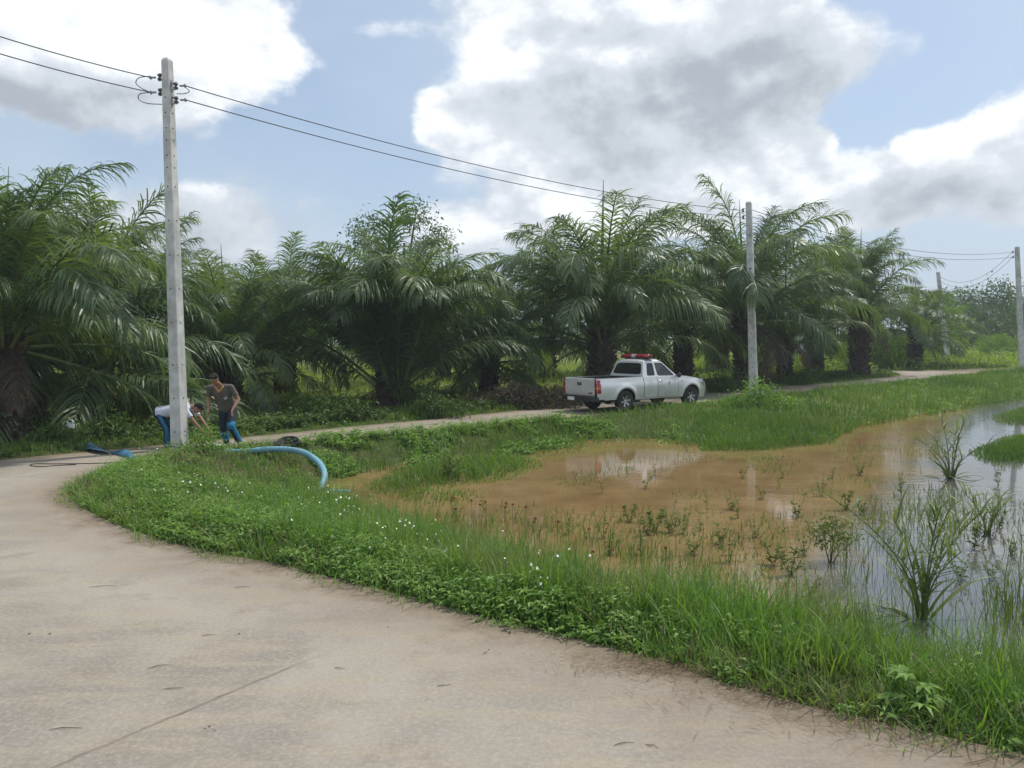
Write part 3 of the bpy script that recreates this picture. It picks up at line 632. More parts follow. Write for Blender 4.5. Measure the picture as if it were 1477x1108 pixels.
# ---- larger plants standing in the pond
def straps(n, L, wmax, spread, seed, sticks=0):
    """long arching strap leaves from one root"""
    r = random.Random(seed); mb = MB(); 
    for k in range(n):
        a = r.uniform(0, 6.28); e = r.uniform(1.5 - spread, 1.5); l = L * r.uniform(.45, 1.0); bend = r.uniform(.4, 1.7); p = Vector((r.uniform(-.05, .05), r.uniform(-.05, .05), 0)); rows = []; m = 9
        ca, sa = math.cos(a), math.sin(a); side = Vector((-sa, ca, 0))
        for i in range(m):
            t = i / (m - 1); ee = e - bend * t * t; wdt = wmax * min(1, t * 6 + .45) * (1 - t ** 3) * .5 + .0005
            up = Vector((-math.sin(ee) * ca, -math.sin(ee) * sa, math.cos(ee)))
            rows.append([tuple(p - side * wdt + up * wdt * .5), tuple(p), tuple(p + side * wdt + up * wdt * .5)])
            p = p + Vector((math.cos(ee) * ca, math.cos(ee) * sa, math.sin(ee))) * l / (m - 1)
        mb.grid(rows)
    me = mb.mesh('leaves'); nl = len(me.vertices); at = me.attributes.new('tint', 'FLOAT', 'POINT'); at.data.foreach_set('value', np.repeat(np.array([r.random() for _ in range(n)]), 27).astype(np.float32)); return me
def cane(L, lean, az, seed, nl=14, ll=.42, wd=.024):
    """one leaning stem with pointed strap leaves along it, thickest at the tip"""
    r = random.Random(seed); mb = MB(); dx, dy = math.cos(az), math.sin(az); pt = lambda t: Vector((dx * lean * t * t * L + .03 * dx, dy * lean * t * t * L + .03 * dy, L * t * (1 - .25 * lean * t)))
    mb.tube([pt(k / 6) for k in range(7)], [.011 - .0012 * k for k in range(7)], 6)
    for k in range(nl):
        t = .22 + .78 * ((k + .5) / nl) ** .7; a = r.uniform(0, 6.28); e = r.uniform(.35, 1.25); l = ll * r.uniform(.6, 1.15); bend = r.uniform(.6, 1.9); p = pt(t); ca, sa = math.cos(a), math.sin(a); sd = Vector((-sa, ca, 0)); rows = []
        for i in range(8):
            u = i / 7; ee = e - bend * u * u; w = wd * min(1, u * 5 + .3) * (1 - u ** 2.5) * .5 + .0006; up = Vector((-math.sin(ee) * ca, -math.sin(ee) * sa, math.cos(ee))); rows.append([tuple(p - sd * w + up * w * .4), tuple(p), tuple(p + sd * w + up * w * .4)]); p = p + Vector((math.cos(ee) * ca, math.cos(ee) * sa, math.sin(ee))) * l / 7
        mb.grid(rows)
    me = mb.mesh('stem'); at = me.attributes.new('tint', 'FLOAT', 'POINT'); at.data.foreach_set('value', np.random.default_rng(seed).uniform(0, 1, len(me.vertices)).astype(np.float32) * .5 + r.uniform(0, .5)); return me
def reed(px, py, L, n, wmax, spread, seed, label, stems=0, h=1.2):
    q = G(px, py, WZ); root = empty('reed_plant', (q[0], q[1], WZ - .05)); tag(root, label, 'reed')
    link('leaves', straps(n, L, wmax, spread, seed), M_reed, root); r = random.Random(seed)
    link('dead_leaves', straps(12, L * .5, wmax, 1.9, seed + 50), M_dry, root)
    for k in range(stems): link('stem', cane(h * r.uniform(.6, 1.0), r.uniform(.1, .75), k * 2.4 + r.uniform(-.5, .5), seed * 9 + k), M_reed, root)
reed(1328, 892, 1.05, 12, .048, 1.35, 5, 'tallest reed plant in the pond at lower right with arching strap leaves and tufted stems', 9, 1.5)
reed(1372, 690, .9, 18, .05, 1.5, 8, 'reed plant with tufted stems further back in the pond, near the right grass patch', 7, 1.45)
reed(1425, 770, .6, 8, .03, 1.2, 11, 'sparse leaning reed plant between the two larger reed plants at right', 3, .9)
reed(645, 692, .75, 20, .05, 1.3, 14, 'upright tufted plant in the grass at the far left end of the pond', 4, .85)
def bushy(name, loc, lobes, n, size, mat, label, cat, seed, stem=True, group=None):
    r = np.random.default_rng(seed); root = empty(name, loc); tag(root, label, cat, group)
    V, q, t = leafcloud(lobes, n, size, r); link('foliage', np_mesh('foliage', V, [q], t), mat, root)
    if stem:
        mb = MB()
        for l in lobes: mb.tube([(0, 0, -.05), (l[0] * .4, l[1] * .4, l[2] * .5), (l[0], l[1], l[2])], [.014 * (l[2] + .3), .009 * (l[2] + .3), .004 * (l[2] + .3)], 6)
        mb.build('stem', M_wood, root)
    return root
q = G(1198, 812, WZ); bushy('water_bush', (q[0], q[1], WZ), [(0, 0, .32, .18, .17, .14), (.10, .08, .46, .15, .15, .11), (-.18, 0, .40, .13, .13, .10), (.24, -.05, .28, .12, .12, .09)], 620, .048, M_sprig, 'bushy yellow green weed standing in the pond left of the tall reed plant', 'bush', 3)
q = G(292, 655); bushy('weed_bush', (q[0], q[1], -.05), [(-.25, .1, .25, .25, .25, .25), (.05, 0, .33, .28, .25, .30), (.32, -.1, .22, .25, .25, .2), (.0, .1, .45, .2, .2, .2), (-.5, -.1, .15, .25, .25, .15)], 1200, .065, M_weed, 'green weed bush at the foot of the nearest pole in front of the stooping man', 'bush', 4)
q = G(1088, 590); bushy('roadside_bush', (q[0], q[1] - .2, -.05), [(-.4, 0, .35, .5, .4, .4), (.35, 0, .45, .45, .4, .42), (.9, -.1, .25, .4, .4, .3), (0, 0, .75, .35, .35, .3), (-.8, 0, .2, .35, .4, .25)], 1700, .11, M_weed, 'green bush around the foot of the pole right of the pickup', 'bush', 5)

# two broad star-leaved weeds that stand out at the road edge
for px, py, sc, lb in [(775, 893, 1.0, 'star-leaved weed leaning over the road edge at middle of the near bank'), (1320, 1030, .9, 'star-leaved weed at the road edge near the bottom right corner')]:
    q = G(px, py); root = empty('leafy_weed', (q[0], q[1], 0)); tag(root, lb, 'weed'); r = np.random.default_rng(px); Pt = []; D = []
    for k in range(16):
        a = r.uniform(0, 6.28); c = np.array([math.cos(a) * r.uniform(.03, .2), math.sin(a) * r.uniform(.03, .16), r.uniform(.06, .26)])
        for j in range(6):
            b = a + (j - 2.5) * .75; Pt.append(c); D.append([math.cos(b), math.sin(b), r.uniform(-.1, .3)])
    Pt = np.array(Pt); D = np.array(D); n = len(Pt); V, qd, t = leaves(Pt, D, np.tile([0, 0, 1.0], (n, 1)) + r.normal(size=(n, 3)) * .15, r.uniform(.09, .14, n) * sc, r.uniform(.03, .045, n) * sc, r.uniform(.3, 1, n)); link('foliage', np_mesh('foliage', V, [qd], t), M_weed, root)
    mb = MB()
    for k in range(0, n, 6): mb.tube([(0, 0, -.05), tuple(Pt[k] * np.array([.5, .5, .6])), tuple(Pt[k])], [.005, .004, .002], 5)
    mb.build('stem', M_stem, root)
# ------------------------------------------------------------------ oil palms
def frond_mesh(name, elev, bend, L=6.0, seed=0, pairs=88, dead=False):
    """one feather leaf: tapering rib and two ranks of drooping leaflets, growing along +X from the origin"""
    r = np.random.default_rng(seed); n = 40; ds = L / n; p = np.zeros(3); pts = []; tans = []; side_drift = r.uniform(-.25, .25)
    for i in range(n + 1):
        t = i / n; e = elev - bend * t ** 2.1; y = side_drift * t * t
        tg = np.array([math.cos(e) * math.cos(y), math.cos(e) * math.sin(y), math.sin(e)]); pts.append(p.copy()); tans.append(tg); p = p + tg * ds
    pts = np.array(pts); tans = np.array(tans)
    mb = MB(); mb.tube([tuple(q) for q in pts[::2]], [.055 * (1 - .88 * (i / 20)) + .004 for i in range(21)], 5, m=1, cap=False)
    rv, rf = mb.v, mb.f
    t = np.clip(np.repeat(np.linspace(.14, .995, pairs), 2) + r.uniform(-.007, .007, pairs * 2), .13, .998); sgn = np.tile([-1.0, 1.0], pairs); kp = r.uniform(0, 1, len(t)) > .07; t, sgn = t[kp], sgn[kp]
    f = np.clip(t, 0, .9999) * n; i = f.astype(int); k = (f - i)[:, None]; base = pts[i] * (1 - k) + pts[i + 1] * k; tg = unit(tans[i] * (1 - k) + tans[np.minimum(i + 1, n)] * k)
    sd = unit(np.cross(tg, np.array([0, 0, 1.0]) + 1e-3)); up = np.cross(sd, tg)
    u = (t - .14) / .86; ln = (.38 + .62 * np.sin(np.pi * np.clip(u * .88 + .08, 0, 1)) ** .8) * 1.32 * r.uniform(.8, 1.1, len(t)); ln *= np.where(u > .93, .75, 1)
    fwd = .70 + .70 * u; lift = r.choice([-.28, .08, .5], len(t)) + r.uniform(-.15, .15, len(t))
    D = unit(tg * fwd[:, None] + sd * sgn[:, None] + up * lift[:, None]); g = np.array([0, 0, -1.0]); droop = r.uniform(.55, 1.5, len(t)) * (1.5 if dead else 1)
    w = .050 * r.uniform(.8, 1.2, len(t)) * (.6 if dead else 1); segs = 4; rows = []; q = base.copy(); d = D.copy()
    ws = [.55, 1, .9, .6, .04]; wv = unit(np.cross(d, up + r.normal(size=d.shape) * .25))
    for s in range(segs + 1):
        rows.append(q - wv * (w * ws[s] / 2)[:, None]); rows.append(q + wv * (w * ws[s] / 2)[:, None])
        d = unit(d + g * (droop * (.10 + .17 * s))[:, None]); q = q + d * (ln / segs)[:, None]; wv = unit(wv - d * np.sum(wv * d, 1, keepdims=True))
    V = np.stack(rows, 1).reshape(-1, 3); b = np.arange(len(t)) * (2 * (segs + 1)); Q = np.concatenate([np.stack([b + 2 * s, b + 2 * s + 1, b + 2 * s + 3, b + 2 * s + 2], 1) for s in range(segs)])
    nv = len(V); RF = np.array(rf) + nv
    me = np_mesh(name, np.concatenate([V, np.array(rv)]), [np.concatenate([Q, RF])], np.concatenate([np.repeat(np.clip(r.normal(.5, .25, len(t)), 0, 1), 2 * (segs + 1)), np.full(len(rv), .5)]), mat_idx=np.concatenate([np.zeros(len(Q)), np.ones(len(RF))]))
    return me
FR = []
for el, bd in [(87, 45), (79, 74), (69, 98), (57, 112), (42, 110), (26, 98), (8, 75), (-18, 52)]:
    FR.append([frond_mesh('frond', R(el + rnd(-4, 4)), R(bd * rnd(.8, 1.2)), 6.0, len(FR) * 5 + v) for v in range(3)])
for row in FR:
    for me in row: me.materials.append(M_palm); me.materials.append(M_rachis)
YF = [frond_mesh('frond', R(20), R(95), 5.2, 91), frond_mesh('frond', R(-5), R(70), 5.2, 92)]
for me in YF: me.materials.append(M_palm_y); me.materials.append(M_rachis)
DF = [frond_mesh('dead_frond', R(-20), R(62), 4.2, 95, 60, True), frond_mesh('dead_frond', R(-45), R(40), 3.8, 96, 60, True)]
for me in DF: me.materials.append(M_dry); me.materials.append(M_bark)
mb = MB(); mb.tube([(0, 0, 0), (0.02, 0, 2.0), (.05, 0, 3.6)], [.06, .04, .006], 6); SPEAR = mb.fixed('spear_leaf'); SPEAR.materials.append(M_grass_far)
def trunk_mesh(h, rad, seed):
    r = random.Random(seed); mb = MB(); rows = []
    prof = [(rad * 1.25, -.3), (rad * 1.1, .1)] + [(rad * (1 + .05 * math.sin(k * 2.1)), h * k / 8) for k in range(1, 8)] + [(rad * 1.05, h), (rad * .5, h + .5), (.02, h + .8)]
    mb.lathe(prof, 14)
    nb = int(26 * h / .6)
    for k in range(nb):                                     # stubs of cut leaf bases in spirals
        z = .1 + (h + .25) * k / nb; a = k * 2.399963 + r.uniform(-.15, .15); ca, sa = math.cos(a), math.sin(a); l = r.uniform(.10, .30); wd = r.uniform(.07, .13)
        o = Vector((ca * rad * .93, sa * rad * .93, z)); d = Vector((ca * .75, sa * .75, .75)); s = Vector((-sa, ca, 0)); u = d.cross(s)
        b = [o - s * wd - u * .05, o + s * wd - u * .05, o + s * wd + u * .05, o - s * wd + u * .05]; e = [o + d * l + (x - o) * .55 for x in b]
        mb.add(b + e, [(0, 1, 5, 4), (1, 2, 6, 5), (2, 3, 7, 6), (3, 0, 4, 7), (4, 5, 6, 7)], 0, False)
    return mb.mesh('trunk')
def palm(px, depth, th, L, label, n=44, rad=.40, lo=0, hi=6.6, seed=0, dead=4, yellow=0, group=None, lean=(0, 0), spear=True, lift=0, clear=9):
    """th trunk height, L frond length, lo..hi which of the eight frond attitudes (0 upright, 7 hanging)"""
    r = random.Random(seed * 13 + 1); g = GX(px, depth); rot = r.uniform(0, 6.28); root = empty('oil_palm', (g[0], g[1], gz(g[0], g[1]) + lift), rot); tag(root, label, 'palm tree', group or 'oil palms along the plantation edge')
    link('trunk', trunk_mesh(th, rad, seed), M_bark, root); cx, cy = lean
    for k in range(n):
        q = (k + .5) / n; a = lo + (hi - lo) * q + r.uniform(-.4, .4)
        if math.sin(k * 2.399963 + rot) < -.35 and a > clear: a = clear - r.uniform(0, 1.5)
        a = max(0, min(7, a)); i = int(round(a))
        me = FR[i][r.randrange(3)]
        if yellow and k > n * .45 and r.random() < yellow: me = YF[r.randrange(2)]
        o = link('frond', me, None, root); az = k * 2.399963 + r.uniform(-.25, .25); rr = rad * (.25 + .7 * q)
        o.location = (math.cos(az) * rr, math.sin(az) * rr, th + .45 - .75 * q); o.rotation_euler = (r.uniform(-.25, .25) + cx, r.uniform(-.14, .14) + cy, az)
        s = L / 6.0 * r.uniform(.82, 1.08); o.scale = (s, s * r.uniform(.92, 1.05), s)
    for k in range(dead):
        o = link('dead_frond', DF[k % 2], None, root); az = r.uniform(0, 6.28); o.location = (math.cos(az) * rad * .9, math.sin(az) * rad * .9, th - .25); o.rotation_euler = (r.uniform(-.3, .3), r.uniform(-.1, .1), az); s = L / 6.0 * r.uniform(.6, .9) * min(1.0, th / 2.0); o.scale = (s, s, s)
    if spear: o = link('spear_leaf', SPEAR, None, root); o.location = (0, 0, th + .5); s = L / 6.0 * r.uniform(1.1, 1.6); o.scale = (s, s, s); o.rotation_euler = (r.uniform(-.05, .05), r.uniform(-.05, .05), 0)
    return root
palm(12, 19.5, 2.5, 5.0, 'oil palm with thick dark trunk at the left edge, hanging over the road', 50, .36, 0, 7, 1, 5, .04, clear=4.6)
palm(120, 24.5, 1.5, 5.9, 'oil palm with low trunk left of the nearest pole, its fronds reaching behind the pole', 52, .40, 0, 6.8, 2, 3, .03)
palm(330, 29, 1.3, 4.9, 'oil palm directly behind the two men with dark drooping fronds', 40, .42, 0, 6.4, 3, 4)
palm(568, 29.5, 0.9, 6.4, 'large upright young oil palm in the middle with fronds rising almost from the ground', 62, .6, .4, 4.3, 4, 3, clear=2.3)
palm(868, 33.5, 2.3, 6.5, 'tall oil palm directly behind the white pickup', 46, .48, 0, 6.4, 5, 5, .10, clear=3.8)
palm(1072, 37.5, 3.3, 6.3, 'tallest oil palm with wind-blown top beside the pole right of the pickup', 40, .42, 0, 6.2, 6, 4, 0, lean=(0, .08), clear=4.6)
palm(1131, 42, 2.3, 4.6, 'small oil palm with slim bare trunk right of the second pole', 34, .34, 2, 6.0, 7, 3, clear=4.6)
palm(1238, 45.5, 3.9, 4.8, 'oil palm with a thick bare trunk at the right end of the palm row', 40, .50, 0, 6.0, 8, 4, clear=4.6)
palm(705, 36, 1.5, 5.0, 'oil palm between the upright young palm and the palm behind the pickup', 46, .42, 1.0, 7, 9, 4)
palm(215, 33, 2.6, 5.0, 'oil palm rising behind the nearest pole, second row', 38, .42, 0, 7, 10, 2)
palm(412, 36, 1.6, 5.2, 'oil palm in second row left of the upright young palm', 30, .45, 0, 5.8, 11, 3)
palm(985, 42, 2.4, 5.4, 'oil palm in second row above the bonnet of the pickup', 28, .45, 0, 5.5, 12, 3)
palm(1175, 50, 2.6, 5.2, 'oil palm in second row between slim palm and thick bare trunk', 28, .45, 0, 6, 13, 2)
palm(1318, 58, 2.4, 4.8, 'last oil palm at far right of the row, low fronds beside the leaning pole', 36, .45, 1, 7, 14, 2)
palm(55, 34, 2.8, 5.6, 'oil palm standing behind the low palm at left', 36, .42, 0, 7, 15, 2)
BACK = 'oil palms in the back rows of the plantation'
BL = 'oil palm in the back rows of the plantation, mostly hidden behind the front palms'
for k, (px, dp, th, L) in enumerate([(-60, 30, 2.5, 5.6), (640, 50, 2.6, 5.6), (790, 48, 3.0, 5.8), (920, 54, 3.0, 6), (1040, 56, 2.8, 5.6), (1130, 62, 2.6, 5.2), (150, 46, 3, 5.6), (1250, 66, 2.2, 5), (380, 58, 2.6, 5.6), (20, 52, 3, 5.6)]):
    palm(px, dp, th, L, BL, 28, .45, 0, 7, 30 + k, 1, 0, BACK, spear=False)

# ------------------------------------------------------------------ broadleaf trees and shrubs
def tree(px, depth, h, rx, label, seed, n=6000, size=.22, mat=None, trunk_h=None, name='broadleaf_tree', lobes_n=11, group=None, sparse=1.0):
    r = random.Random(seed); g = GX(px, depth); root = empty(name, (g[0], g[1], gz(g[0], g[1]) - .05)); tag(root, label, 'tree', group)
    th = trunk_h or h * .45; lobes = []; mb = MB(); mb.tube([(0, 0, -.2), (.08, 0, th * .5), (.0, .05, th), (0.1, 0, h * .75)], [h * .032, h * .024, h * .019, h * .006], 9)
    for k in range(lobes_n):
        a = k * 2.4 + r.uniform(-.3, .3); q = (k + .5) / lobes_n; rr = rx * r.uniform(.45, .75) * math.sin(math.pi * (.18 + .72 * q)); z = th * .75 + (h - th * .75) * q * .93
        s = rx * r.uniform(.26, .42); c = (math.cos(a) * rr, math.sin(a) * rr, z - s * .3); lobes.append((*c, s, s, s * r.uniform(.6, .85)))
        mb.tube([(0, 0, min(z * .55, th)), (c[0] * .5, c[1] * .5, (min(z * .55, th) + c[2]) * .52), c], [h * .012, h * .008, h * .003], 6)
    mb.build('trunk', M_wood, root, fix=False)
    V, q, t = leafcloud(lobes, int(n * sparse), size, np.random.default_rng(seed), .35); link('crown', np_mesh('crown', V, [q], t), mat or M_tree, root); return root
tree(585, 44, 10.2, 4.4, 'round-topped broadleaf tree rising behind the upright young palm', 1, 9000, .20, trunk_h=4)
tree(335, 62, 8.2, 3.6, 'broadleaf tree behind the palms above the two men', 2, 5000, .26)
tree(455, 66, 8.6, 3.4, 'broadleaf tree in gap between the second-row palm and the upright young palm', 3, 5000, .26)
tree(1195, 66, 11.0, 3.6, 'pale broadleaf tree behind the palms above the slim trunk', 4, 5000, .27, trunk_h=5)
tree(1345, 72, 6.2, 3.2, 'yellow-green bushy tree just left of the leaning pole in the far field', 5, 4600, .28, M_bright, 1.6)
tree(1420, 110, 9.3, 6.5, 'tallest dark tree in the far wood, left of the rightmost pole', 6, 7000, .42, trunk_h=3)
tree(1390, 120, 6.6, 5.5, 'lower dark tree at the left end of the far wood', 7, 5500, .42, trunk_h=2)
tree(1458, 125, 8.0, 5.5, 'dark tree of the far wood right behind the rightmost pole', 8, 5500, .42, trunk_h=2.5)
tree(1500, 95, 9.5, 4.2, 'thin-leaved tree at the right edge of the photo', 9, 2600, .26, trunk_h=4, sparse=.6)
tree(1540, 130, 7.0, 6, 'dark tree of the far wood just beyond the right edge', 10, 4000, .42, trunk_h=2)
tree(1365, 100, 4.6, 3.6, 'low round tree behind the leaning pole', 11, 3500, .36, trunk_h=1.5)
for k, (px, dp, h, rx, lb) in enumerate([(1262, 56, 3.0, 2.2, 'bright green shrub right beside the thick bare palm trunk'), (1295, 60, 2.3, 2.3, 'bright green shrub left of the yellow-green bushy tree'), (1238, 62, 2.6, 2.4, 'bright shrub seen behind the thick bare palm trunk'), (1440, 78, 2.4, 2.6, 'shrub in the far field left of the rightmost pole')]):
    tree(px, dp, h, rx, lb, 20 + k, 2600, .24, M_bright, .7, 'shrub', 8)
# the wood that closes the view behind the plantation
wl = []
for k in range(90):
    a = -1.15 + 2.05 * k / 89; dd = 105 + 22 * vnoise(np.array([k * 1.7]), np.array([3.0]), 1.0)[0]; x, y = math.sin(a) * dd, math.cos(a) * dd; hh = 5.0 + 2.2 * vnoise(np.array([k * .6]), np.array([1.0]), 1.0)[0]
    wl += [(x, y, hh * .5, 3.2, 3.2, hh * .5), (x + rnd(-2, 2), y - 1.5, hh * .3, 2.6, 2.6, hh * .34), (x + rnd(-2, 2), y, hh * .8, 2.0, 2.0, hh * .2)]
V, q, t = leafcloud(wl, 34000, .62, np.random.default_rng(77), .6)
tag(link('far_wood', np_mesh('far_wood', V, [q], t), M_tree), kind='stuff')
# heap of dead brown fronds beside the road, left of the pickup
g = GX(733, 27.3); b = bushy('brush_heap', (g[0], g[1], -.05), [(-2.3, 0, .14, .5, .4, .2), (-1.5, .1, .22, .6, .4, .3), (-.7, 0, .30, .6, .45, .36), (.1, .1, .42, .55, .5, .46), (.8, 0, .30, .6, .5, .38), (1.5, .1, .40, .5, .5, .44), (2.1, .2, .2, .5, .5, .26), (.5, .2, .75, .3, .3, .2)], 2600, .13, M_dry, 'heap of dead brown brush beside the far road left of the pickup', 'brush heap', 15, stem=False)
for k, (px, dp, rx, h, lb) in enumerate([(450, 23.4, .7, .7, 'dark green shrub at the roadside to the right of the standing man'), (500, 23.5, .8, .85, 'dark shrub at the roadside below the left fronds of the upright young palm'), (590, 28.4, .8, 1.25, 'dark rounded shrub against the base of the upright young palm'), (640, 24.3, .7, .8, 'roadside shrub just left of the dead brown brush heap'), (855, 32, 1.0, 1.0, 'dark shrub behind the bed of the pickup'), (1040, 34.5, 1.0, 1.0, 'dark shrub behind the bonnet of the pickup'), (1150, 39, 1.2, 1.0, 'green shrub at the foot of the slim palm trunk'), (175, 19.6, .6, .7, 'leafy shrub by the road behind the stooping man'), (85, 19.0, .6, .55, 'leafy shrub by the road right of the trunk at the left edge')]):
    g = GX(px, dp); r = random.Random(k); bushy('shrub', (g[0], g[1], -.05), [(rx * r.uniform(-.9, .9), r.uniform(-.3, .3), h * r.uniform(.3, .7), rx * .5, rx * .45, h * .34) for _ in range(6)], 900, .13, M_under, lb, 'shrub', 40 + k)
# ------------------------------------------------------------------ concrete poles and wires
M_conc = plain('pole_concrete', (.62, .61, .58), .85, var=.18, scale=3, bump=.25, dirt=((.25, .235, .21), .8))
M_hole = plain('bolt_hole', (.03, .03, .03), .9); M_steel = plain('galvanised_steel', (.30, .31, .32), .5, .6); M_cer = plain('brown_porcelain', (.10, .07, .06), .25); M_wire = plain('cable_black', (.018, .018, .02), .6)
def pole(label, bpx, bpy, tpx, tpy, depth, yaw, wb, wt, fittings=(), holes=True):
    g = GX(bpx, depth); base = Vector((g[0], depth, gz(g[0], depth))); tp = Vector(P(tpx, tpy, depth)); root = empty('utility_pole', base); tag(root, label, 'utility pole', 'concrete poles along the road')
    ax = tp - base; H = ax.length; mb = MB(); rows = []
    ux = Vector((math.cos(yaw), math.sin(yaw), 0)); uy = Vector((-math.sin(yaw), math.cos(yaw), 0))
    def ring(t, wd):
        c = ax * t; h = wd / 2; b = h * .86; o = []
        for sx, sy in ((-1, -1), (1, -1), (1, 1), (-1, 1)):
            pr = [(sx * h, sy * b), (sx * b, sy * h)]
            if sx * sy > 0: pr = pr[::-1]
            if (sx, sy) in ((-1, -1),): pr = [(-h, -b), (-b, -h)]
            if (sx, sy) == (1, -1): pr = [(b, -h), (h, -b)]
            if (sx, sy) == (1, 1): pr = [(h, b), (b, h)]
            if (sx, sy) == (-1, 1): pr = [(-b, h), (-h, b)]
            o += [tuple(c + ux * p + uy * q) for p, q in pr]
        return o
    W = lambda t: wb + (wt - wb) * t
    for t in [-.05] + [k / 12 for k in range(13)]: rows.append(ring(t, W(t)))
    mb.grid(rows, closed_u=True, smooth=False); mb.add(rows[-1], [range(8)], 0, False); tip = ring(1.006, wt * .7); mb.grid([rows[-1], tip], closed_u=True, smooth=False); mb.add(tip, [range(8)], 0, False)
    if holes:
        r = random.Random(int(bpx)); zz = .5
        while zz < H - .5:
            for (d, s) in ((-uy, ux), (ux, uy)):
                t = zz / H; c = ax * t + d * (W(t) / 2 + .002); k = 8; up = ax.normalized()
                mb.add([tuple(c + (s * math.cos(2 * math.pi * i / k) + up * math.sin(2 * math.pi * i / k)) * .019) for i in range(k)], [range(k)], 1, False)
            zz += (.75 if zz < H * .62 else .33) * r.choice([1, 1, .8, 1.25])
    mb.build('shaft', [M_conc, M_hole], root)
    out = []
    for (t, sgn) in fittings:                       # a D-iron bracket with a porcelain spool on one side
        d = ux * sgn; c = ax * t + d * (wt / 2); m2 = MB()
        for dz in (-.07, .07): m2.box(c + d * .08 + Vector((0, 0, dz)), (.16, .04, .012), 0, Matrix.Rotation(yaw, 3, 'Z'))
        m2.box(c + d * .008, (.012, .05, .26), 0, Matrix.Rotation(yaw, 3, 'Z')); m2.tube([c + d * .12 + Vector((0, 0, -.09)), c + d * .12 + Vector((0, 0, .09))], .009, 6)
        br = m2.build('bracket', M_steel, root); m3 = MB(); m3.lathe([(.0, -.055), (.048, -.055), (.052, -.03), (.026, -.012), (.026, .012), (.052, .03), (.048, .055), (.0, .055)], 14, c=c + d * .12)
        m3.build('insulator', M_cer, br); out.append(base + c + d * .16)
    return root, base, ax, out
def wire(name, label, a, b, sag, rad=.011, group=None):
    a = Vector(a); b = Vector(b); n = 28; mb = MB(); mb.tube([(a.lerp(b, k / n) - Vector((0, 0, sag * 4 * (k / n) * (1 - k / n)))) for k in range(n + 1)], rad, 6); o = mb.build(name, M_wire); tag(o, label, 'cable', group); return o
p1, b1, a1, f1 = pole('tall nearest concrete pole at the tip of the grass island, beside the two men', 258, 648, 241, 88, 17.9, R(-18), .295, .18, [(.962, -1), (.925, -1), (.935, 1), (.90, 1)])
p2, b2, a2, f2 = pole('concrete pole between the pickup and the slim palm', 1087, 570, 1080, 293, 32.5, R(-25), .34, .22, [(.965, -1), (.93, -1)])
p3, b3, a3, f3 = pole('rightmost concrete pole at the right edge of the photo', 1473, 532, 1467, 357, 52, R(-20), .36, .24, [(.965, -1), (.925, -1)])
p4, b4, a4, f4 = pole('leaning concrete pole half hidden by palm fronds beyond the far road', 1366, 523, 1353, 393, 66, R(-20), .38, .26, [], False)
# jumper loops and clamps on the nearest pole
def loop(pts, parent): mb = MB(); mb.tube([Vector(p) for p in smooth_line([tuple(p) for p in pts], 5)], .009, 6); mb.build('jumper_wire', M_wire, parent)
A = [f - b1 for f in f1]
cl = lambda v, x, z: v + Vector((x, 0, z))
loop([cl(A[0], -.16, .03), cl(A[0], -.42, .0), cl(A[0], -.50, -.12), cl(A[0], -.36, -.24), cl(A[1], -.18, .0)], p1)
loop([cl(A[1], -.14, .0), cl(A[1], -.42, -.03), cl(A[1], -.44, -.16), cl(A[1], -.25, -.24), cl(A[1], .06, -.26)], p1)
loop([cl(A[2], .18, -.04), cl(A[2], .26, -.12), cl(A[2], .15, -.17), cl(A[2], -.02, -.17)], p1)
for v, s in zip(A, (-1, -1, 1, 1)):
    mb = MB(); mb.box(v + Vector((s * .10, 0, 0)), (.09, .03, .035)); mb.ell(v + Vector((s * .17, 0, 0)), (.03, .03, .045)); mb.build('wire_clamp', M_steel, p1)
far = P(0, 27, 15.5); d0 = Vector(far) - f1[0]; wire('power_line', 'upper black cable running from nearest pole to top left of the photo', f1[0] + Vector((-.17, 0, 0)), f1[0] + d0 * 3.2, .35)
far = P(0, 52, 15.5); d0 = Vector(far) - f1[1]; wire('power_line', 'lower black cable running from nearest pole to left edge of the photo', f1[1] + Vector((-.17, 0, 0)), f1[1] + d0 * 3.2, .35)
wire('power_line', 'upper black cable between the nearest pole and the pole beside the pickup', f1[2] + Vector((.17, 0, 0)), f2[0], .42)
wire('power_line', 'lower black cable between the nearest pole and the pole beside the pickup', f1[3] + Vector((.17, 0, 0)), f2[1], .42)
f2r = [b2 + a2 * .965 + Vector((.12, 0, 0)), b2 + a2 * .93 + Vector((.12, 0, 0))]
wire('power_line', 'upper one of two nearly level cables between the pickup and rightmost poles', f2r[0], f3[0], .75)
wire('power_line', 'lower one of two nearly level cables between the pickup and rightmost poles', f2r[1], f3[1], .75)
wire('power_line', 'upper one of two slack cables between the leaning pole and the rightmost pole', b4 + a4 * .965, f3[0], 1.15)
wire('power_line', 'lower one of two slack cables between the leaning pole and the rightmost pole', b4 + a4 * .91, f3[1], 1.15)

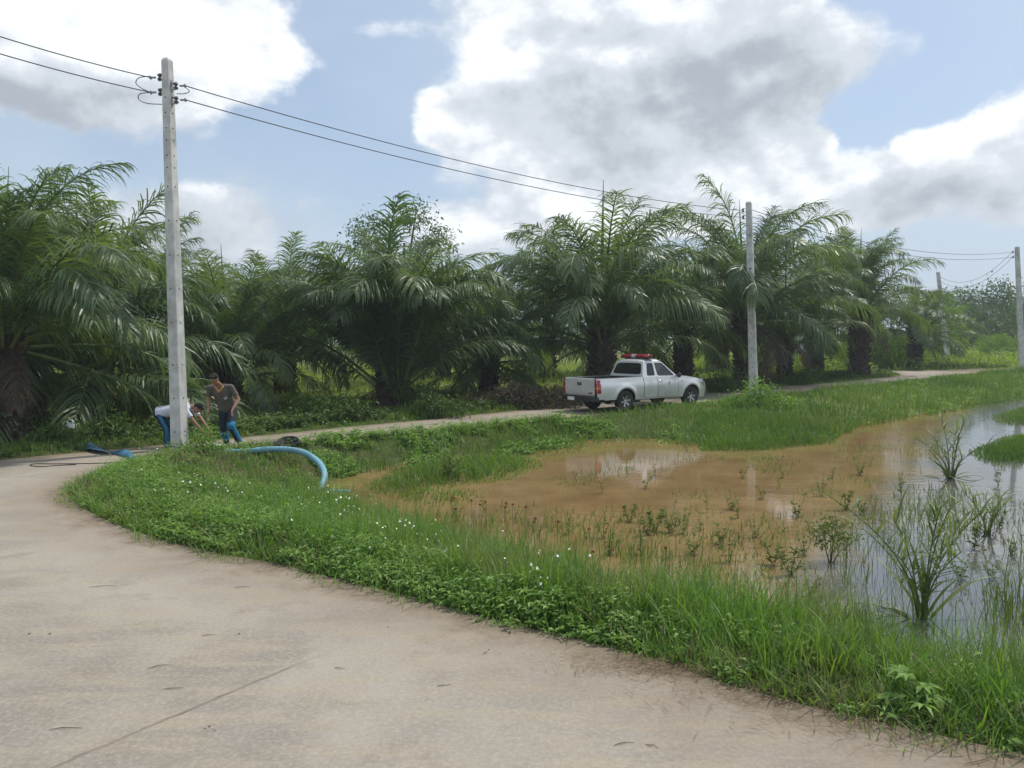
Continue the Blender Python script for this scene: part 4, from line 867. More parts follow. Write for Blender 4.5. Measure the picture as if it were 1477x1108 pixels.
# ------------------------------------------------------------------ pickup
M_paint = plain('silver_paint', (.68, .69, .68), .32, .18, var=.03, scale=2, coat=.8, dirt=((.36, .31, .24), .45)); M_black = plain('black_plastic', (.02, .02, .022), .55); M_tyre = plain('tyre_rubber', (.028, .027, .026), .85, var=.3, dirt=((.16, .13, .10), .5)); M_rim = plain('alloy_rim', (.55, .56, .57), .3, .8)
M_glass = plain('dark_tinted_glass', (.012, .014, .016), .06, var=.05, spec=.6); M_redl = plain('red_lens', (.30, .008, .012), .15, coat=.6); M_amber = plain('amber_lens', (.75, .22, .04), .2, coat=.5); M_white = plain('white_plastic', (.75, .75, .74), .4); M_chrome = plain('chrome', (.7, .7, .7), .15, 1.0); M_bedl = plain('bed_lining', (.10, .10, .10), .7); M_clear = plain('clear_lens', (.30, .33, .36), .08, .3, coat=.5)
TA = R(35); rw = GX(899, 25.9); CA, SA = math.cos(TA), math.sin(TA)
# the rear right wheel stands at rw; the origin is the middle of the rear axle
truck = empty('pickup_truck', (rw[0] - .74 * SA, rw[1] + .74 * CA, 0.0), TA)
tag(truck, 'silver extended-cab pickup with a red light bar on its roof, parked on the far road', 'pickup truck')
WR, ARC, WB = .345, .425, 3.085
def zlow(x):
    s = .41 if x < -.42 else (.37 if x < 2.66 else (.34 if x < 3.5 else .30))
    if x < -.9: s = .44
    for c in (0, WB):
        d = abs(x - c)
        if d < ARC: s = max(s, WR + math.sqrt(ARC * ARC - d * d))
    return s
def ztop(x):
    if x < .80: return 1.10
    if x < 2.46: return 1.10 - .03 * (x - .8) / 1.66
    if x < 3.6: t = (x - 2.46) / 1.14; return 1.07 - .03 * t - .10 * t * t
    t = (x - 3.6) / .36; return .94 - .20 * t ** 1.6
def yside(x, z):
    y = .875 - .05 * ((z - .74) / .38) ** 2
    y += .010 * math.tanh((.93 - z) * 40)
    for c in (0, WB):
        r = math.hypot(x - c, z - WR); y += .030 * math.exp(-((r - .47) / .07) ** 2)
    if x > 3.05: y -= .17 * ((x - 3.05) / .9) ** 2.2
    if x < -1.0: y -= .03 * ((-1.0 - x) / .22) ** 2
    return y
def cols(x0, x1, st=.035):
    n = max(2, int((x1 - x0) / st)); c = [x0 + (x1 - x0) * k / n for k in range(n + 1)]
    for w in (0, WB):
        for e in (-ARC, ARC, -ARC + .004, ARC - .004, -ARC + .015, ARC - .015):
            if x0 < w + e < x1: c.append(w + e)
    return sorted(set(c))
def side(mb, s, x0, x1, lo=None, hi=None, nz=12, out=0.0):
    rows = []
    for x in cols(x0, x1):
        a = zlow(x) if lo is None else max(zlow(x), lo); b = ztop(x) if hi is None else min(ztop(x), hi)
        rows.append([(x, s * (yside(x, a + (b - a) * k / nz) + out), a + (b - a) * k / nz) for k in range(nz + 1)])
    mb.grid(rows)
    return rows
XT = -1.21
body = MB()
for s in (-1, 1):
    side(body, s, XT, .808); side(body, s, .808, 2.43, hi=.405, nz=2); side(body, s, 2.43, 3.96)
    for c in (0, WB):                                # wheel housings
        ring = [c + ARC * math.cos(a) for a in [math.pi * k / 20 for k in range(21)]]; zz = [WR + ARC * math.sin(math.pi * k / 20) for k in range(21)]
        body.grid([[(x, s * (yside(x, max(z, zlow(x)))), max(z, .36)) for x, z in zip(ring, zz)], [(x, s * .45, max(z, .36)) for x, z in zip(ring, zz)]], 1)
    # bed rail and inner wall
    xs_ = [XT + (.80 - XT) * k / 10 for k in range(11)]
    body.grid([[(x, s * yside(x, 1.10), 1.10) for x in xs_], [(x, s * (yside(x, 1.10) - .012), 1.113) for x in xs_], [(x, s * .765, 1.113) for x in xs_], [(x, s * .755, 1.09) for x in xs_], [(x, s * .74, .64) for x in xs_]], 1)
body.grid([[(XT, y, .64) for y in (-.74, 0, .74)], [(.80, y, .64) for y in (-.74, 0, .74)]], 1)
body.grid([[(.80, y, z) for z in (.5, 1.115)] for y in (-.82, .82)], 0); body.grid([[(.785, y, z) for z in (.64, 1.10)] for y in (-.74, .74)], 1)
# bonnet and nose
rows = []
for k in range(22):
    x = 2.36 + (3.96 - 2.36) * k / 21; Y = yside(x, ztop(x)); zt = ztop(x); rows.append([(x + .05 * (1 - (j / 6 - 1) ** 2) * (k / 21) ** 3, Y * (j / 6 - 1), zt + .055 * (1 - abs(j / 6 - 1) ** 2.6) * min(1, (22 - k) / 8)) for j in range(13)])
body.grid(rows); nose = rows[-1]; body.grid([nose] + [[(p[0] + .05 * math.sin(math.pi * t) + .02 * t, p[1], p[2] * (1 - t) + .34 * t) for p in nose] for t in (.2, .4, .6, .8, 1)])
# underside
body.grid([[(x, y, .44) for x in (-.95, .8, 2.6, 3.9)] for y in (-.5, .5)], 1); body.grid([[(x, y, .40) for x in (.43, 2.65)] for y in (-.80, .80)], 1)
# cab upper: pillars and roof
B0, B1, B2 = (.81, .80, 1.10), (1.45, .81, 1.09), (2.46, .80, 1.07); T0, T1, T2 = (.99, .63, 1.60), (1.45, .635, 1.61), (1.83, .62, 1.59)
def mir(p, s): return Vector((p[0], s * p[1], p[2]))
def framed(mb, q, u0, u1, v0, v1, m=0, pw=7, cut=None):
    """quad q=(a,b,c,d) with a rounded opening; returns the opening's outline"""
    a, b, c, d = q; f = lambda u, v: a.lerp(b, u).lerp(d.lerp(c, u), v); o, i = [], []
    for k in range(32):
        t = 2 * math.pi * (k + 0) / 32; cx, sx = math.cos(t), math.sin(t); mx = max(abs(cx), abs(sx)); o.append(f(.5 + .5 * cx / mx, .5 + .5 * sx / mx))
        e = lambda w: math.copysign(abs(w) ** (2 / pw), w); i.append(f((u0 + u1) / 2 + (u1 - u0) / 2 * e(cx), (v0 + v1) / 2 + (v1 - v0) / 2 * e(sx)))
    mb.grid([[tuple(p) for p in o], [tuple(p) for p in i]], m, closed_u=True, smooth=False); return i
def pane(name, ring, inward, mat, parent):
    mb = MB(); mb.grid([[tuple(p) for p in ring], [tuple(p + inward) for p in ring]], 1, closed_u=True); mb.add([tuple(p + inward) for p in ring], [range(len(ring))], 0, False); return mb.build(name, [mat, M_black], parent)
rear_ring = framed(body, [mir(B0, 1), mir(B0, -1), mir(T0, -1), mir(T0, 1)], .05, .95, .16, .90)
wind_ring = framed(body, [mir(B2, -1), mir(B2, 1), mir(T2, 1), mir(T2, -1)], .04, .96, .06, .95)
rows = []
for i in range(15):
    u = i / 14; row = []
    for j in range(17):
        v = j / 16 * 2 - 1; x = T0[0] * (1 - u) + T2[0] * u; yw = .63; z = 1.60 + .085 * max(0, (1 - abs(v) ** 4) * (1 - abs(2 * u - 1) ** 5)) ** .5
        row.append((x, yw * v, z))
    rows.append(row)
body.grid(rows)
q_rings = {}
for s in (-1, 1):
    q_rings[s] = framed(body, [mir(B0, s), mir(B1, s), mir(T1, s), mir(T0, s)], .32, .90, .07, .88, pw=9)
    body.grid([[(x, s * yside(x, ztop(x)), ztop(x)) for x in (.815, 1.45, 2.46)], [tuple(mir(p, s)) for p in (B0, B1, B2)]], 0)
bo = body.build('body', [M_paint, M_black], truck)
pane('rear_window', rear_ring, Vector((.012, 0, 0)), M_glass, truck); pane('windscreen', wind_ring, Vector((-.01, 0, -.01)), M_glass, truck)
for s in (-1, 1):
    pane('quarter_window', q_rings[s], Vector((0, -s * .012, 0)), M_glass, truck)
    mb = MB(); side(mb, s, .828, 1.442, lo=.415, out=.003); mb.build('half_door', M_paint, truck)
    mb = MB(); side(mb, s, 1.460, 2.414, lo=.415, out=.003); ring = framed(mb, [mir(B1, s), mir(B2, s), mir(T2, s), mir(T1, s)], .05, .90, .05, .90, pw=9); d = mb.build('front_door', M_paint, truck)
    pane('door_window', ring, Vector((0, -s * .012, 0)), M_glass, d)
    mb = MB(); yy = yside(1.58, .95) + .012; mb.ell((1.60, s * yy, .955), (.10, .016, .022), nu=12, nv=8); mb.build('handle', M_chrome, d)
    mb = MB(); yy = yside(2.05, .80) + .006
    for k in range(20):
        a, b = 2 * math.pi * k / 20, 2 * math.pi * (k + 1) / 20
        mb.add([(1.98 + r_ * math.cos(t_), s * yy, .86 + r_ * math.sin(t_)) for r_, t_ in ((.062, a), (.062, b), (.045, b), (.045, a))], [(0, 1, 2, 3)], 0, False)
    mb.ell((1.98, s * yy, .86), (.03, .002, .03), nu=10, nv=6); mb.build('door_emblem', M_rim, d)
    mb = MB(); mb.box((2.62, s * (yside(2.62, .9) + .003), .91), (.17, .006, .022)); mb.build('side_badge', M_chrome, truck)
    mb = MB(); mb.ell((2.34, s * .98, 1.12), (.055, .10, .085), nu=12, nv=9); mb.box((2.36, s * .86, 1.09), (.05, .12, .03)); mb.build('wing_mirror', M_black, truck)
    # lamps
    mb = MB(); y0, y1 = .70, yside(-1.15, .85) + .008
    rows = []
    for k in range(9):
        z = .64 + .43 * k / 8; yo = yside(-1.13, z) + .008; rows.append([(-1.07, s * yo, z), (-1.16, s * yo, z), (-1.215, s * (yo - .03), z), (-1.222, s * (yo - .08), z), (-1.222, s * (yo - .135), z), (-1.15, s * (yo - .135), z)])
    mb.grid(rows); mb.add(rows[0], [range(6)], 0, False); mb.add(rows[-1], [range(6)], 0, False); tl = mb.build('taillight', M_redl, truck)
    mb = MB(); rows = [[(x, s * y, z) for x, y in ((-1.09, yside(-1.13, z) + .011), (-1.165, yside(-1.13, z) + .011), (-1.219, yside(-1.13, z) - .022), (-1.226, yside(-1.13, z) - .08), (-1.226, yside(-1.13, z) - .12))] for z in (.775, .80, .825)]; mb.grid(rows); mb.build('indicator_lens', M_amber, tl)
    mb = MB(); rows = []
    for k in range(9):
        x = 3.46 + .42 * k / 8; zt = ztop(x) - .012; zb = ztop(x) - .03 - .13 * min(1, k / 3); rows.append([(x, s * (yside(x, zb + (zt - zb) * j / 5) + .007), zb + (zt - zb) * j / 5) for j in range(6)])
    mb.grid(rows); mb.build('headlight', M_clear, truck)
    # wheels
    for c in (0, WB):
        wh = empty('wheel', (c, s * .77, WR)); wh.parent = truck
        mb = MB(); pr = [(.205, -.10), (.25, -.115), (.31, -.112), (.335, -.095), (.345, -.06), (.345, .06), (.335, .095), (.31, .112), (.25, .115), (.205, .10)]; mb.lathe(pr, 40, axis='y')
        for k in range(40):
            a = 2 * math.pi * k / 40; mb.box((.343 * math.cos(a), 0, .343 * math.sin(a)), (.016, .15, .022), 0, Matrix.Rotation(-a, 3, 'Y'))
        mb.build('tyre', M_tyre, wh)
        mb = MB(); mb.lathe([(.21, -.10), (.212, .0), (.215, .10), (.20, .105), (.185, .085), (.18, .0), (.0, -.02)], 40, axis='y'); oy = s * .0
        for k in range(6):
            a = 2 * math.pi * k / 6 + .2; d = Vector((math.cos(a), 0, math.sin(a))); w_ = Vector((-math.sin(a), 0, math.cos(a))); rr = []
            for rad, hw, yy in ((.035, .036, .075), (.11, .030, .085), (.19, .042, .095)): rr.append([tuple(d * rad - w_ * hw + Vector((0, s * (yy - .03), 0))), tuple(d * rad - w_ * hw * .8 + Vector((0, s * yy, 0))), tuple(d * rad + w_ * hw * .8 + Vector((0, s * yy, 0))), tuple(d * rad + w_ * hw + Vector((0, s * (yy - .03), 0)))])
            mb.grid(rr, 0, smooth=False)
        mb.lathe([(.0, .092 * s), (.045, .088 * s), (.05, .05 * s)], 16, axis='y')
        mb.lathe([(.178, s * .035), (.0, s * .035)], 32, 1, axis='y'); mb.build('rim', [M_rim, M_black], wh)
# tailgate
mb = MB(); tg = []
for k, (z, x) in enumerate([(.54, -1.20), (.56, -1.215), (.80, -1.225), (1.04, -1.225), (1.10, -1.215), (1.115, -1.20), (1.115, -1.16), (.60, -1.16)]): tg.append([(x, y, z) for y in (-.735, -.72, -.4, 0, .4, .72, .735)])
mb.grid(tg)
mb.grid([[( -1.235, y, z) for y in (-.5, 0, .5)] for z in (.66, .68)], 0)
tgo = mb.build('tailgate', M_paint, truck)
mb = MB(); mb.box((-1.234, 0, .93), (.02, .20, .085)); mb.build('handle', M_black, tgo)
mb = MB(); mb.ell((-1.246, 0, .935), (.006, .05, .028), nu=14, nv=8); mb.build('badge', M_chrome, tgo)
mb = MB(); mb.box((-1.233, -.54, .65), (.008, .20, .035)); mb.build('badge', M_chrome, tgo)
mb = MB(); rows = []
for k in range(13):
    y = -.86 + 1.72 * k / 12; x = -1.36 + .10 * abs(y / .86) ** 4; rows.append([(-1.15, y, .52), (x, y, .52), (x - .015, y, .50), (x - .015, y, .40), (x, y, .385), (-1.15, y, .385)])
mb.grid(rows, smooth=False)
for e in (rows[0], rows[-1]): mb.add(e, [range(6)], 0, False)
bp = mb.build('rear_bumper', M_black, truck); mb = MB(); mb.box((-1.385, .25, .455), (.012, .34, .11)); mb.build('number_plate', M_white, bp)
mb = MB(); mb.box((1.3, 0, .36), (3.9, .55, .12)); mb.tube([(0, -.68, WR), (0, .68, WR)], .06, 8); mb.tube([(WB, -.68, WR), (WB, .68, WR)], .05, 8); mb.ell((0, 0, .33), (.15, .14, .14)); mb.box((.65, -.45, .36), (.55, .25, .2)); mb.box((-.9, 0, .42), (.5, 1.1, .1)); mb.build('chassis', M_black, truck)
# light bar
bar = empty('light_bar', (1.32, 0, 1.69)); bar.parent = truck
mb = MB(); mb.box((0, 0, .03), (.34, 1.26, .035)); mb.box((0, -.45, .0), (.2, .06, .06)); mb.box((0, .45, .0), (.2, .06, .06)); mb.build('mount', M_black, bar)
for s in (-1, 1):
    mb = MB(); rows = []
    for k in range(9):
        y = s * (.11 + .55 * k / 8); e = 1 - .35 * max(0, (k - 5) / 3) ** 2; rows.append([(a * .18 * e, y, .05 + b * e) for a, b in ((-1, 0), (-1, .05), (-.8, .09), (-.4, .105), (.4, .105), (.8, .09), (1, .05), (1, 0))])
    mb.grid(rows)
    for e in (rows[0], rows[-1]): mb.add(e, [range(8)], 0, False)
    mb.build('red_dome', M_redl, bar)
mb = MB(); mb.box((0, 0, .095), (.30, .20, .10)); mb.build('siren_speaker', M_white, bar)

# ------------------------------------------------------------------ people
M_skin = plain('tanned_skin', (.34, .185, .115), .55, var=.1, scale=9); M_hair = plain('black_hair', (.010, .009, .008), .85, var=.3, scale=40); M_grey = plain('grey_brown_shirt', (.115, .095, .085), .85, var=.22, scale=10, bump=.2); M_trim = plain('yellow_trim', (.62, .30, .06), .8); M_wshirt = plain('pale_shirt', (.62, .66, .74), .85, var=.08, scale=9, bump=.15)
M_navy = plain('navy_cloth', (.012, .016, .032), .8, var=.3, scale=12); M_blue = plain('bright_blue_cloth', (.012, .17, .32), .75, var=.2, scale=12); M_shoe = plain('grey_shoe', (.20, .20, .24), .7); M_lip = plain('lip', (.22, .09, .07), .5); M_eyeb = plain('eye_dark', (.015, .012, .01), .2)
V3 = lambda *a: Vector(a)
def capsule(mb, a, b, ra, rb, m=0, n=12):
    a, b = Vector(a), Vector(b); d = (b - a).normalized(); pts, rd = [], []
    for k in range(5): t = math.pi / 2 * (k / 4); pts.append(a - d * ra * math.cos(t)); rd.append(max(.0008, ra * math.sin(t)))
    for k in range(1, 5): pts.append(a.lerp(b, k / 5)); rd.append(ra + (rb - ra) * k / 5)
    for k in range(5): t = math.pi / 2 * (k / 4); pts.append(b + d * rb * math.sin(t)); rd.append(max(.0008, rb * math.cos(t)))
    mb.tube(pts, rd, n, m)
def loft(mb, secs, side, n=20):
    """secs: (centre, half width, half depth); side: left-right direction"""
    rows = []; cs = [Vector(s[0]) for s in secs]; side = Vector(side).normalized()
    for i, (c, w_, d_) in enumerate(secs):
        ax = (cs[min(i + 1, len(cs) - 1)] - cs[max(i - 1, 0)]).normalized(); sd_ = (side - ax * side.dot(ax)).normalized(); fr = ax.cross(sd_)
        rows.append([tuple(Vector(c) + sd_ * w_ * math.copysign(abs(math.cos(t)) ** .85, math.cos(t)) + fr * d_ * math.sin(t)) for t in [2 * math.pi * k / n for k in range(n)]])
    mb.grid(rows, closed_u=True); mb.add(rows[0], [range(n)], 0); mb.add(rows[-1], [range(n)], 0)
def solid(mb, name, voxel, mats, parent, smooth=3, sort=None):
    me = bake(mb.fixed(name), [('REMESH', dict(mode='VOXEL', voxel_size=voxel)), ('SMOOTH', dict(factor=.5, iterations=smooth))])
    me.name = name; me.polygons.foreach_set('use_smooth', [True] * len(me.polygons)); me.materials.clear(); o = link(name, me, mats, parent)
    if sort:
        for p in me.polygons: p.material_index = sort(p.center)
    return o
def person(loc, J, label, cfg):
    root = empty('person', loc); tag(root, label, 'person'); b = MB()
    front = Vector(J['front']).normalized(); sh = [Vector(J['sl']), Vector(J['sr'])]; side = (sh[1] - sh[0]).normalized(); pel = Vector(J['pel']); neck = Vector(J['neck']); head = Vector(J['head']); mid = pel.lerp(neck, .5)
    loft(b, [(pel - (neck - pel).normalized() * .08, .13, .09), (pel, .155, .105), (pel.lerp(neck, .3), .135, .095), (pel.lerp(neck, .62), .16, .11), (pel.lerp(neck, .85), .145, .10), (pel.lerp(neck, .97), .09, .075)], side)
    hu = (head - neck).normalized(); capsule(b, neck - hu * .05, neck.lerp(head, .5), .058, .052)
    hf = Vector(J['look']).normalized(); hf = (hf - hu * hf.dot(hu) * .6).normalized(); hs = hu.cross(hf).normalized(); hup = hf.cross(hs); M = Matrix((hs, hf, hup)).transposed()
    at = lambda x, y, z: head + hs * x + hf * y + hup * z
    b.ell(at(0, -.005, .03), (.074, .092, .085), M); b.ell(at(0, .025, -.045), (.056, .066, .065), M); b.ell(at(0, .075, -.085), (.026, .022, .022), M)
    capsule(b, at(0, .085, .012), at(0, .107, -.022), .010, .014, n=8)
    for s in (-1, 1): b.ell(at(s * .076, -.005, .0), (.010, .022, .032), M)
    for s, e, w_ in ((J['sl'], J['el'], J['wl']), (J['sr'], J['er'], J['wr'])): capsule(b, s, e, .052, .041); capsule(b, e, w_, .042, .027)
    for w_, hd, th in ((J['wl'], J['hl'], 1), (J['wr'], J['hr'], -1)):        # hands: palm, four bent fingers, thumb from the side
        w_ = Vector(w_); hd = Vector(hd).normalized(); ps = side - hd * side.dot(hd); ps = (front - hd * front.dot(hd)).normalized(); pn = hd.cross(ps); 
        Mh = Matrix((ps, pn, hd)).transposed(); b.ell(w_ + hd * .05, (.042, .018, .055), Mh)
        for k in range(4):
            o = w_ + hd * .088 + ps * (.03 - .02 * k); l = (.036, .042, .040, .031)[k]; c = o + hd * l + pn * th * .006; capsule(b, o - hd * .02, c, .0105, .0095, n=8); capsule(b, c, c + hd * l * .7 + pn * th * l * .6, .0095, .008, n=8)
        o = w_ + hd * .03 + ps * .034; c = o + ps * .026 + hd * .03; capsule(b, o, c, .013, .011, n=8); capsule(b, c, c + hd * .028 + ps * .004 + pn * th * .008, .011, .009, n=8)
    for h, k, a, t in ((J['pl'], J['kl'], J['al'], J['tl']), (J['pr'], J['kr'], J['ar'], J['tr'])):
        capsule(b, h, k, .080, .052); capsule(b, k, a, .052, .036); a = Vector(a); t = Vector(t).normalized(); capsule(b, a - V3(0, 0, .03) - t * .03, a - V3(0, 0, .05) + t * .15, .036, .026)
    solid(b, 'body', .0085, M_skin, root, 3)
    hm = MB(); hm.ell(at(0, -.030, .060), (.086, .092, .082), M); hm.ell(at(0, -.065, .0), (.074, .050, .075), M); hm.ell(at(0, .030, .112), (.062, .045, .032), M); solid(hm, 'hair', .009, M_hair, root, 1)
    for s in (-1, 1): e = MB(); e.ell(at(s * .030, .080, .012), (.011, .008, .007), M, nu=10, nv=7); e.build('eye', M_eyeb, root)
    e = MB(); e.ell(at(0, .090, -.055), (.022, .006, .006), M, nu=10, nv=6); e.build('mouth', M_lip, root)
    st = MB(); up = (neck - pel).normalized(); hem = pel - up * cfg.get('hem', .05)
    loft(st, [(hem, .195, .145), (pel.lerp(neck, .15), .190, .135), (pel.lerp(neck, .4), .185, .135), (pel.lerp(neck, .65), .198, .142), (pel.lerp(neck, .84), .178, .122), (pel.lerp(neck, .96), .095, .085)], side)
    for s, e in ((J['sl'], J['el']), (J['sr'], J['er'])): s, e = Vector(s), Vector(e); capsule(st, pel.lerp(neck, .93), s, .070, .062); loft(st, [(s, .060, .060), (s.lerp(e, .35), .062, .058), (s.lerp(e, .68), .066, .060)], front if abs((e - s).normalized().dot(front)) < .8 else side)
    so = solid(st, 'shirt', .011, cfg['shirt'], root, 3)
    tr = MB()
    loft(tr, [(pel - up * .10, .165, .125), (pel, .172, .122), (pel + up * .07, .160, .115)], side)
    for h, k, a in ((J['pl'], J['kl'], J['al']), (J['pr'], J['kr'], J['ar'])): h, k, a = Vector(h), Vector(k), Vector(a); capsule(tr, h, k, .102, .080); capsule(tr, k, k.lerp(a, .88), .080, .066)
    solid(tr, 'trousers', .011, [M_navy, M_blue], root, 3, cfg['pants'])
    if cfg.get('shoes'):
        for a, t in ((J['al'], J['tl']), (J['ar'], J['tr'])): s = MB(); a = Vector(a); t = Vector(t).normalized(); loft(s, [(a - V3(0, 0, .045) - t * .075, .025, .03), (a - V3(0, 0, .03) - t * .05, .043, .05), (a - V3(0, 0, .04) + t * .04, .048, .045), (a - V3(0, 0, .052) + t * .14, .048, .032), (a - V3(0, 0, .055) + t * .185, .025, .02)], t.cross(V3(0, 0, 1))); solid(s, 'shoe', .009, cfg['shoes'], root, 2)
    return root, so, at
g = G(331, 645)
JS = dict(front=(-.05, -1, -.1), look=(-.25, -.75, -.75), pel=(-.01, 0, .88), neck=(-.075, -.25, 1.38), head=(-.115, -.40, 1.51), sl=(-.265, -.25, 1.33), sr=(.14, -.22, 1.34), el=(-.325, -.18, 1.05), er=(.26, -.16, 1.06), wl=(-.285, -.31, .83), wr=(.20, -.33, .865), hl=(.05, -.25, -1), hr=(-.15, -.3, -1),
          pl=(-.095, .0, .84), pr=(.085, -.01, .84), kl=(-.085, -.08, .46), kr=(.12, -.24, .50), al=(-.06, .02, .085), ar=(.235, -.06, .085), tl=(-.2, -1, 0), tr=(.25, -1, 0))
def leg_x(J, k, z):
    h, n, a = J['p' + k], J['k' + k], J['a' + k]
    return h[0] + (n[0] - h[0]) * min(1, max(0, (h[2] - z) / (h[2] - n[2]))) + (a[0] - n[0]) * min(1, max(0, (n[2] - z) / (n[2] - a[2])))
def pants_s(c):
    if c.x > .015 and c.z < .70: return 1 if (.45 < c.z < .60 and c.y < -.1) or (c.z < .62 and c.x > leg_x(JS, 'r', c.z) + .022) else 0
    return 1 if (c.x < .015 and .16 < c.z < .37) else 0
JS_ = 1.04
for k_, v_ in JS.items():
    if k_ not in ('front', 'look', 'hl', 'hr', 'tl', 'tr'): JS[k_] = tuple(c_ * JS_ for c_ in v_)
ps, so, at = person((g[0], g[1], 0), JS, 'standing man in a grey shirt with yellow collar looking down, navy and blue trousers', dict(shirt=M_grey, pants=pants_s, shoes=M_shoe, hem=.06))
ps.scale = (1.10, 1.05, 1.0)
# V collar and chest crest follow the shirt's front
from mathutils.bvhtree import BVHTree
bv = BVHTree.FromPolygons([v.co for v in so.data.vertices], [list(p.vertices) for p in so.data.polygons])
def onfront(x, z):
    h = bv.ray_cast(V3(x, -2, z), V3(0, 1, 0)); return (h[0] if h[0] is not None else V3(x, -.25, z)) + V3(0, -.004, 0)
mb = MB(); mb.tube([onfront(-.165, 1.42), onfront(-.13, 1.37), onfront(-.085, 1.30), onfront(-.068, 1.275), onfront(-.05, 1.30), onfront(-.01, 1.37), onfront(.015, 1.42)], .015, 8); mb.build('collar', M_trim, so)
mb = MB(); pts = [onfront(-.14, 1.405), onfront(-.10, 1.345), onfront(-.068, 1.30), onfront(-.035, 1.345), onfront(-.01, 1.405)]; mb.add([tuple(p + V3(0, .001, 0)) for p in pts], [range(5)], 0, False); mb.build('neck_opening', M_skin, so, fix=False)
mb = MB(); c = onfront(.035, 1.15); mb.tube([c + V3(.028 * math.cos(a), -.002, .034 * math.sin(a)) for a in [2 * math.pi * k / 16 for k in range(17)]], .006, 6); mb.ell(c, (.012, .004, .014), nu=10, nv=6); mb.build('chest_emblem', M_wshirt, so)
g = G(247, 645); gx0 = g[0]
ref = G(330.2, 645)[0]; sx = lambda v: v + ref - gx0 - .06
JB = dict(front=(.55, 0, -.9), look=(.6, -.15, -.85), pel=(sx(-1.53), .0, .80), neck=(sx(-.83), .02, .93), head=(sx(-.66), -.01, .89), sl=(sx(-.87), -.19, .88), sr=(sx(-.87), .20, .88), el=(sx(-.70), -.19, .62), er=(sx(-.66), .18, .62), wl=(sx(-.53), -.16, .40), wr=(sx(-.48), .12, .38), hl=(.35, .1, -1), hr=(.35, -.1, -1),
          pl=(sx(-1.53), -.09, .80), pr=(sx(-1.52), .09, .79), kl=(sx(-1.35), -.10, .44), kr=(sx(-1.28), .13, .43), al=(sx(-1.36), -.10, .085), ar=(sx(-1.30), .16, .085), tl=(1, -.1, 0), tr=(1, .1, 0))
def pants_b(c):
    k = 'l' if c.y < .02 else 'r'; return 1 if c.z < .84 and -.012 < c.x - leg_x(JB, k, c.z) < .062 else 0
person((g[0], g[1], 0), JB, 'man in a white shirt stooping behind the nearest pole with one arm reaching down', dict(shirt=M_wshirt, pants=pants_b, shoes=M_shoe, hem=.04))

# ------------------------------------------------------------------ hoses and small things
M_hose = plain('light_blue_hose', (.17, .38, .46), .45, var=.12, scale=4, dirt=((.30, .36, .34), .3)); M_flat = plain('blue_canvas_hose', (.035, .13, .22), .7, var=.25, scale=4); M_rub = plain('black_rubber', (.018, .018, .018), .6); M_bag = plain('white_bag', (.75, .75, .74), .5)
hp = smooth_line([P(300, 655, 17.6), P(320, 652, 17.3), P(350, 651.5, 17.2), P(385, 648.5, 17.1), P(414, 648.5, 16.9), P(438, 653, 16.6), P(456, 664, 16.2), P(466, 677, 15.8), P(468, 690, 15.5), P(463, 704, 15.2), P(460, 712, 15.1)], 14)
mb = MB(); mb.tube([tuple(p) for p in hp], [.063 + .005 * math.sin(k * 2.1) for k in range(len(hp))], 16); tag(mb.build('suction_hose', M_hose), 'thick light blue ribbed hose arching from the men into the pond', 'hose')
hp = smooth_line([P(400, 709, 15.0), P(425, 708.5, 15.0), P(455, 711, 14.9), P(480, 710, 14.9), P(505, 709, 14.9)], 6); mb = MB(); mb.tube([tuple(p) for p in hp], [.035 + .03 * math.sin(math.pi * k / (len(hp) - 1)) for k in range(len(hp))], 10); tag(mb.build('floating_hose', M_hose), 'piece of light blue hose lying level in the weeds at the edge of the pond', 'hose')
# flat delivery hose on the road
c = [G(118, 646), G(128, 648.5), G(150, 654), G(168, 655), G(184, 660), G(202, 667)]; c = smooth_line([tuple(p) for p in c], 8); rows = []
for k, p in enumerate(c):
    t = k / (len(c) - 1); q = Vector(p); up = .015 + .07 * abs(math.sin(t * 7)) * (1 - t * .5); wv = Vector((.05, .085 + .05 * math.sin(t * 5), .06 * math.sin(t * 9 + 1))); a = q + wv + V3(0, 0, up); b = q - wv + V3(0, 0, max(.02, up * .6))
    a.z = max(a.z, .014); b.z = max(b.z, .014); rows.append([tuple(a), tuple(b), tuple(b + V3(0, 0, .012)), tuple(a + V3(0, 0, .012))])
mb = MB(); mb.grid(rows, closed_u=True); tag(mb.build('flat_hose', M_flat), 'flat dark blue delivery hose lying twisted on the road left of the nearest pole', 'hose')
mb = MB(); wp_ = [G(x, y) + np.array([0, 0, .012]) for x, y in [(215, 667), (170, 668), (130, 669.5), (80, 670), (50, 670), (44, 672.5), (60, 674), (80, 672.5), (110, 671)]]; mb.tube([tuple(p) for p in smooth_line([tuple(q) for q in wp_], 5)], .009, 6); tag(mb.build('cord', M_wire), 'thin dark cord lying in a loop on the road at left', 'cord')
g = G(418, 650); z0 = .0; tub = empty('rubber_tub', (g[0] - .1, g[1] + .25, .03)); tub.rotation_euler = (R(20), 0, 0); tub.scale = (1.0, 1.0, 1.0); tag(tub, 'low round black tub behind the arch of the blue hose', 'tub')
mb = MB(); mb.lathe([(.0, .02), (.20, .02), (.235, .16), (.245, .17), (.255, .165), (.25, .15), (.215, .0), (.0, .0)], 28); mb.build('basin', M_rub, tub)
for s in (-1, 1): mb = MB(); mb.tube([(s * .25, -.06, .14), (s * .29, -.03, .135), (s * .29, .03, .135), (s * .25, .06, .14)], .012, 6); mb.build('handle', M_rub, tub)
g = G(319, 648); mb = MB(); r = random.Random(3)
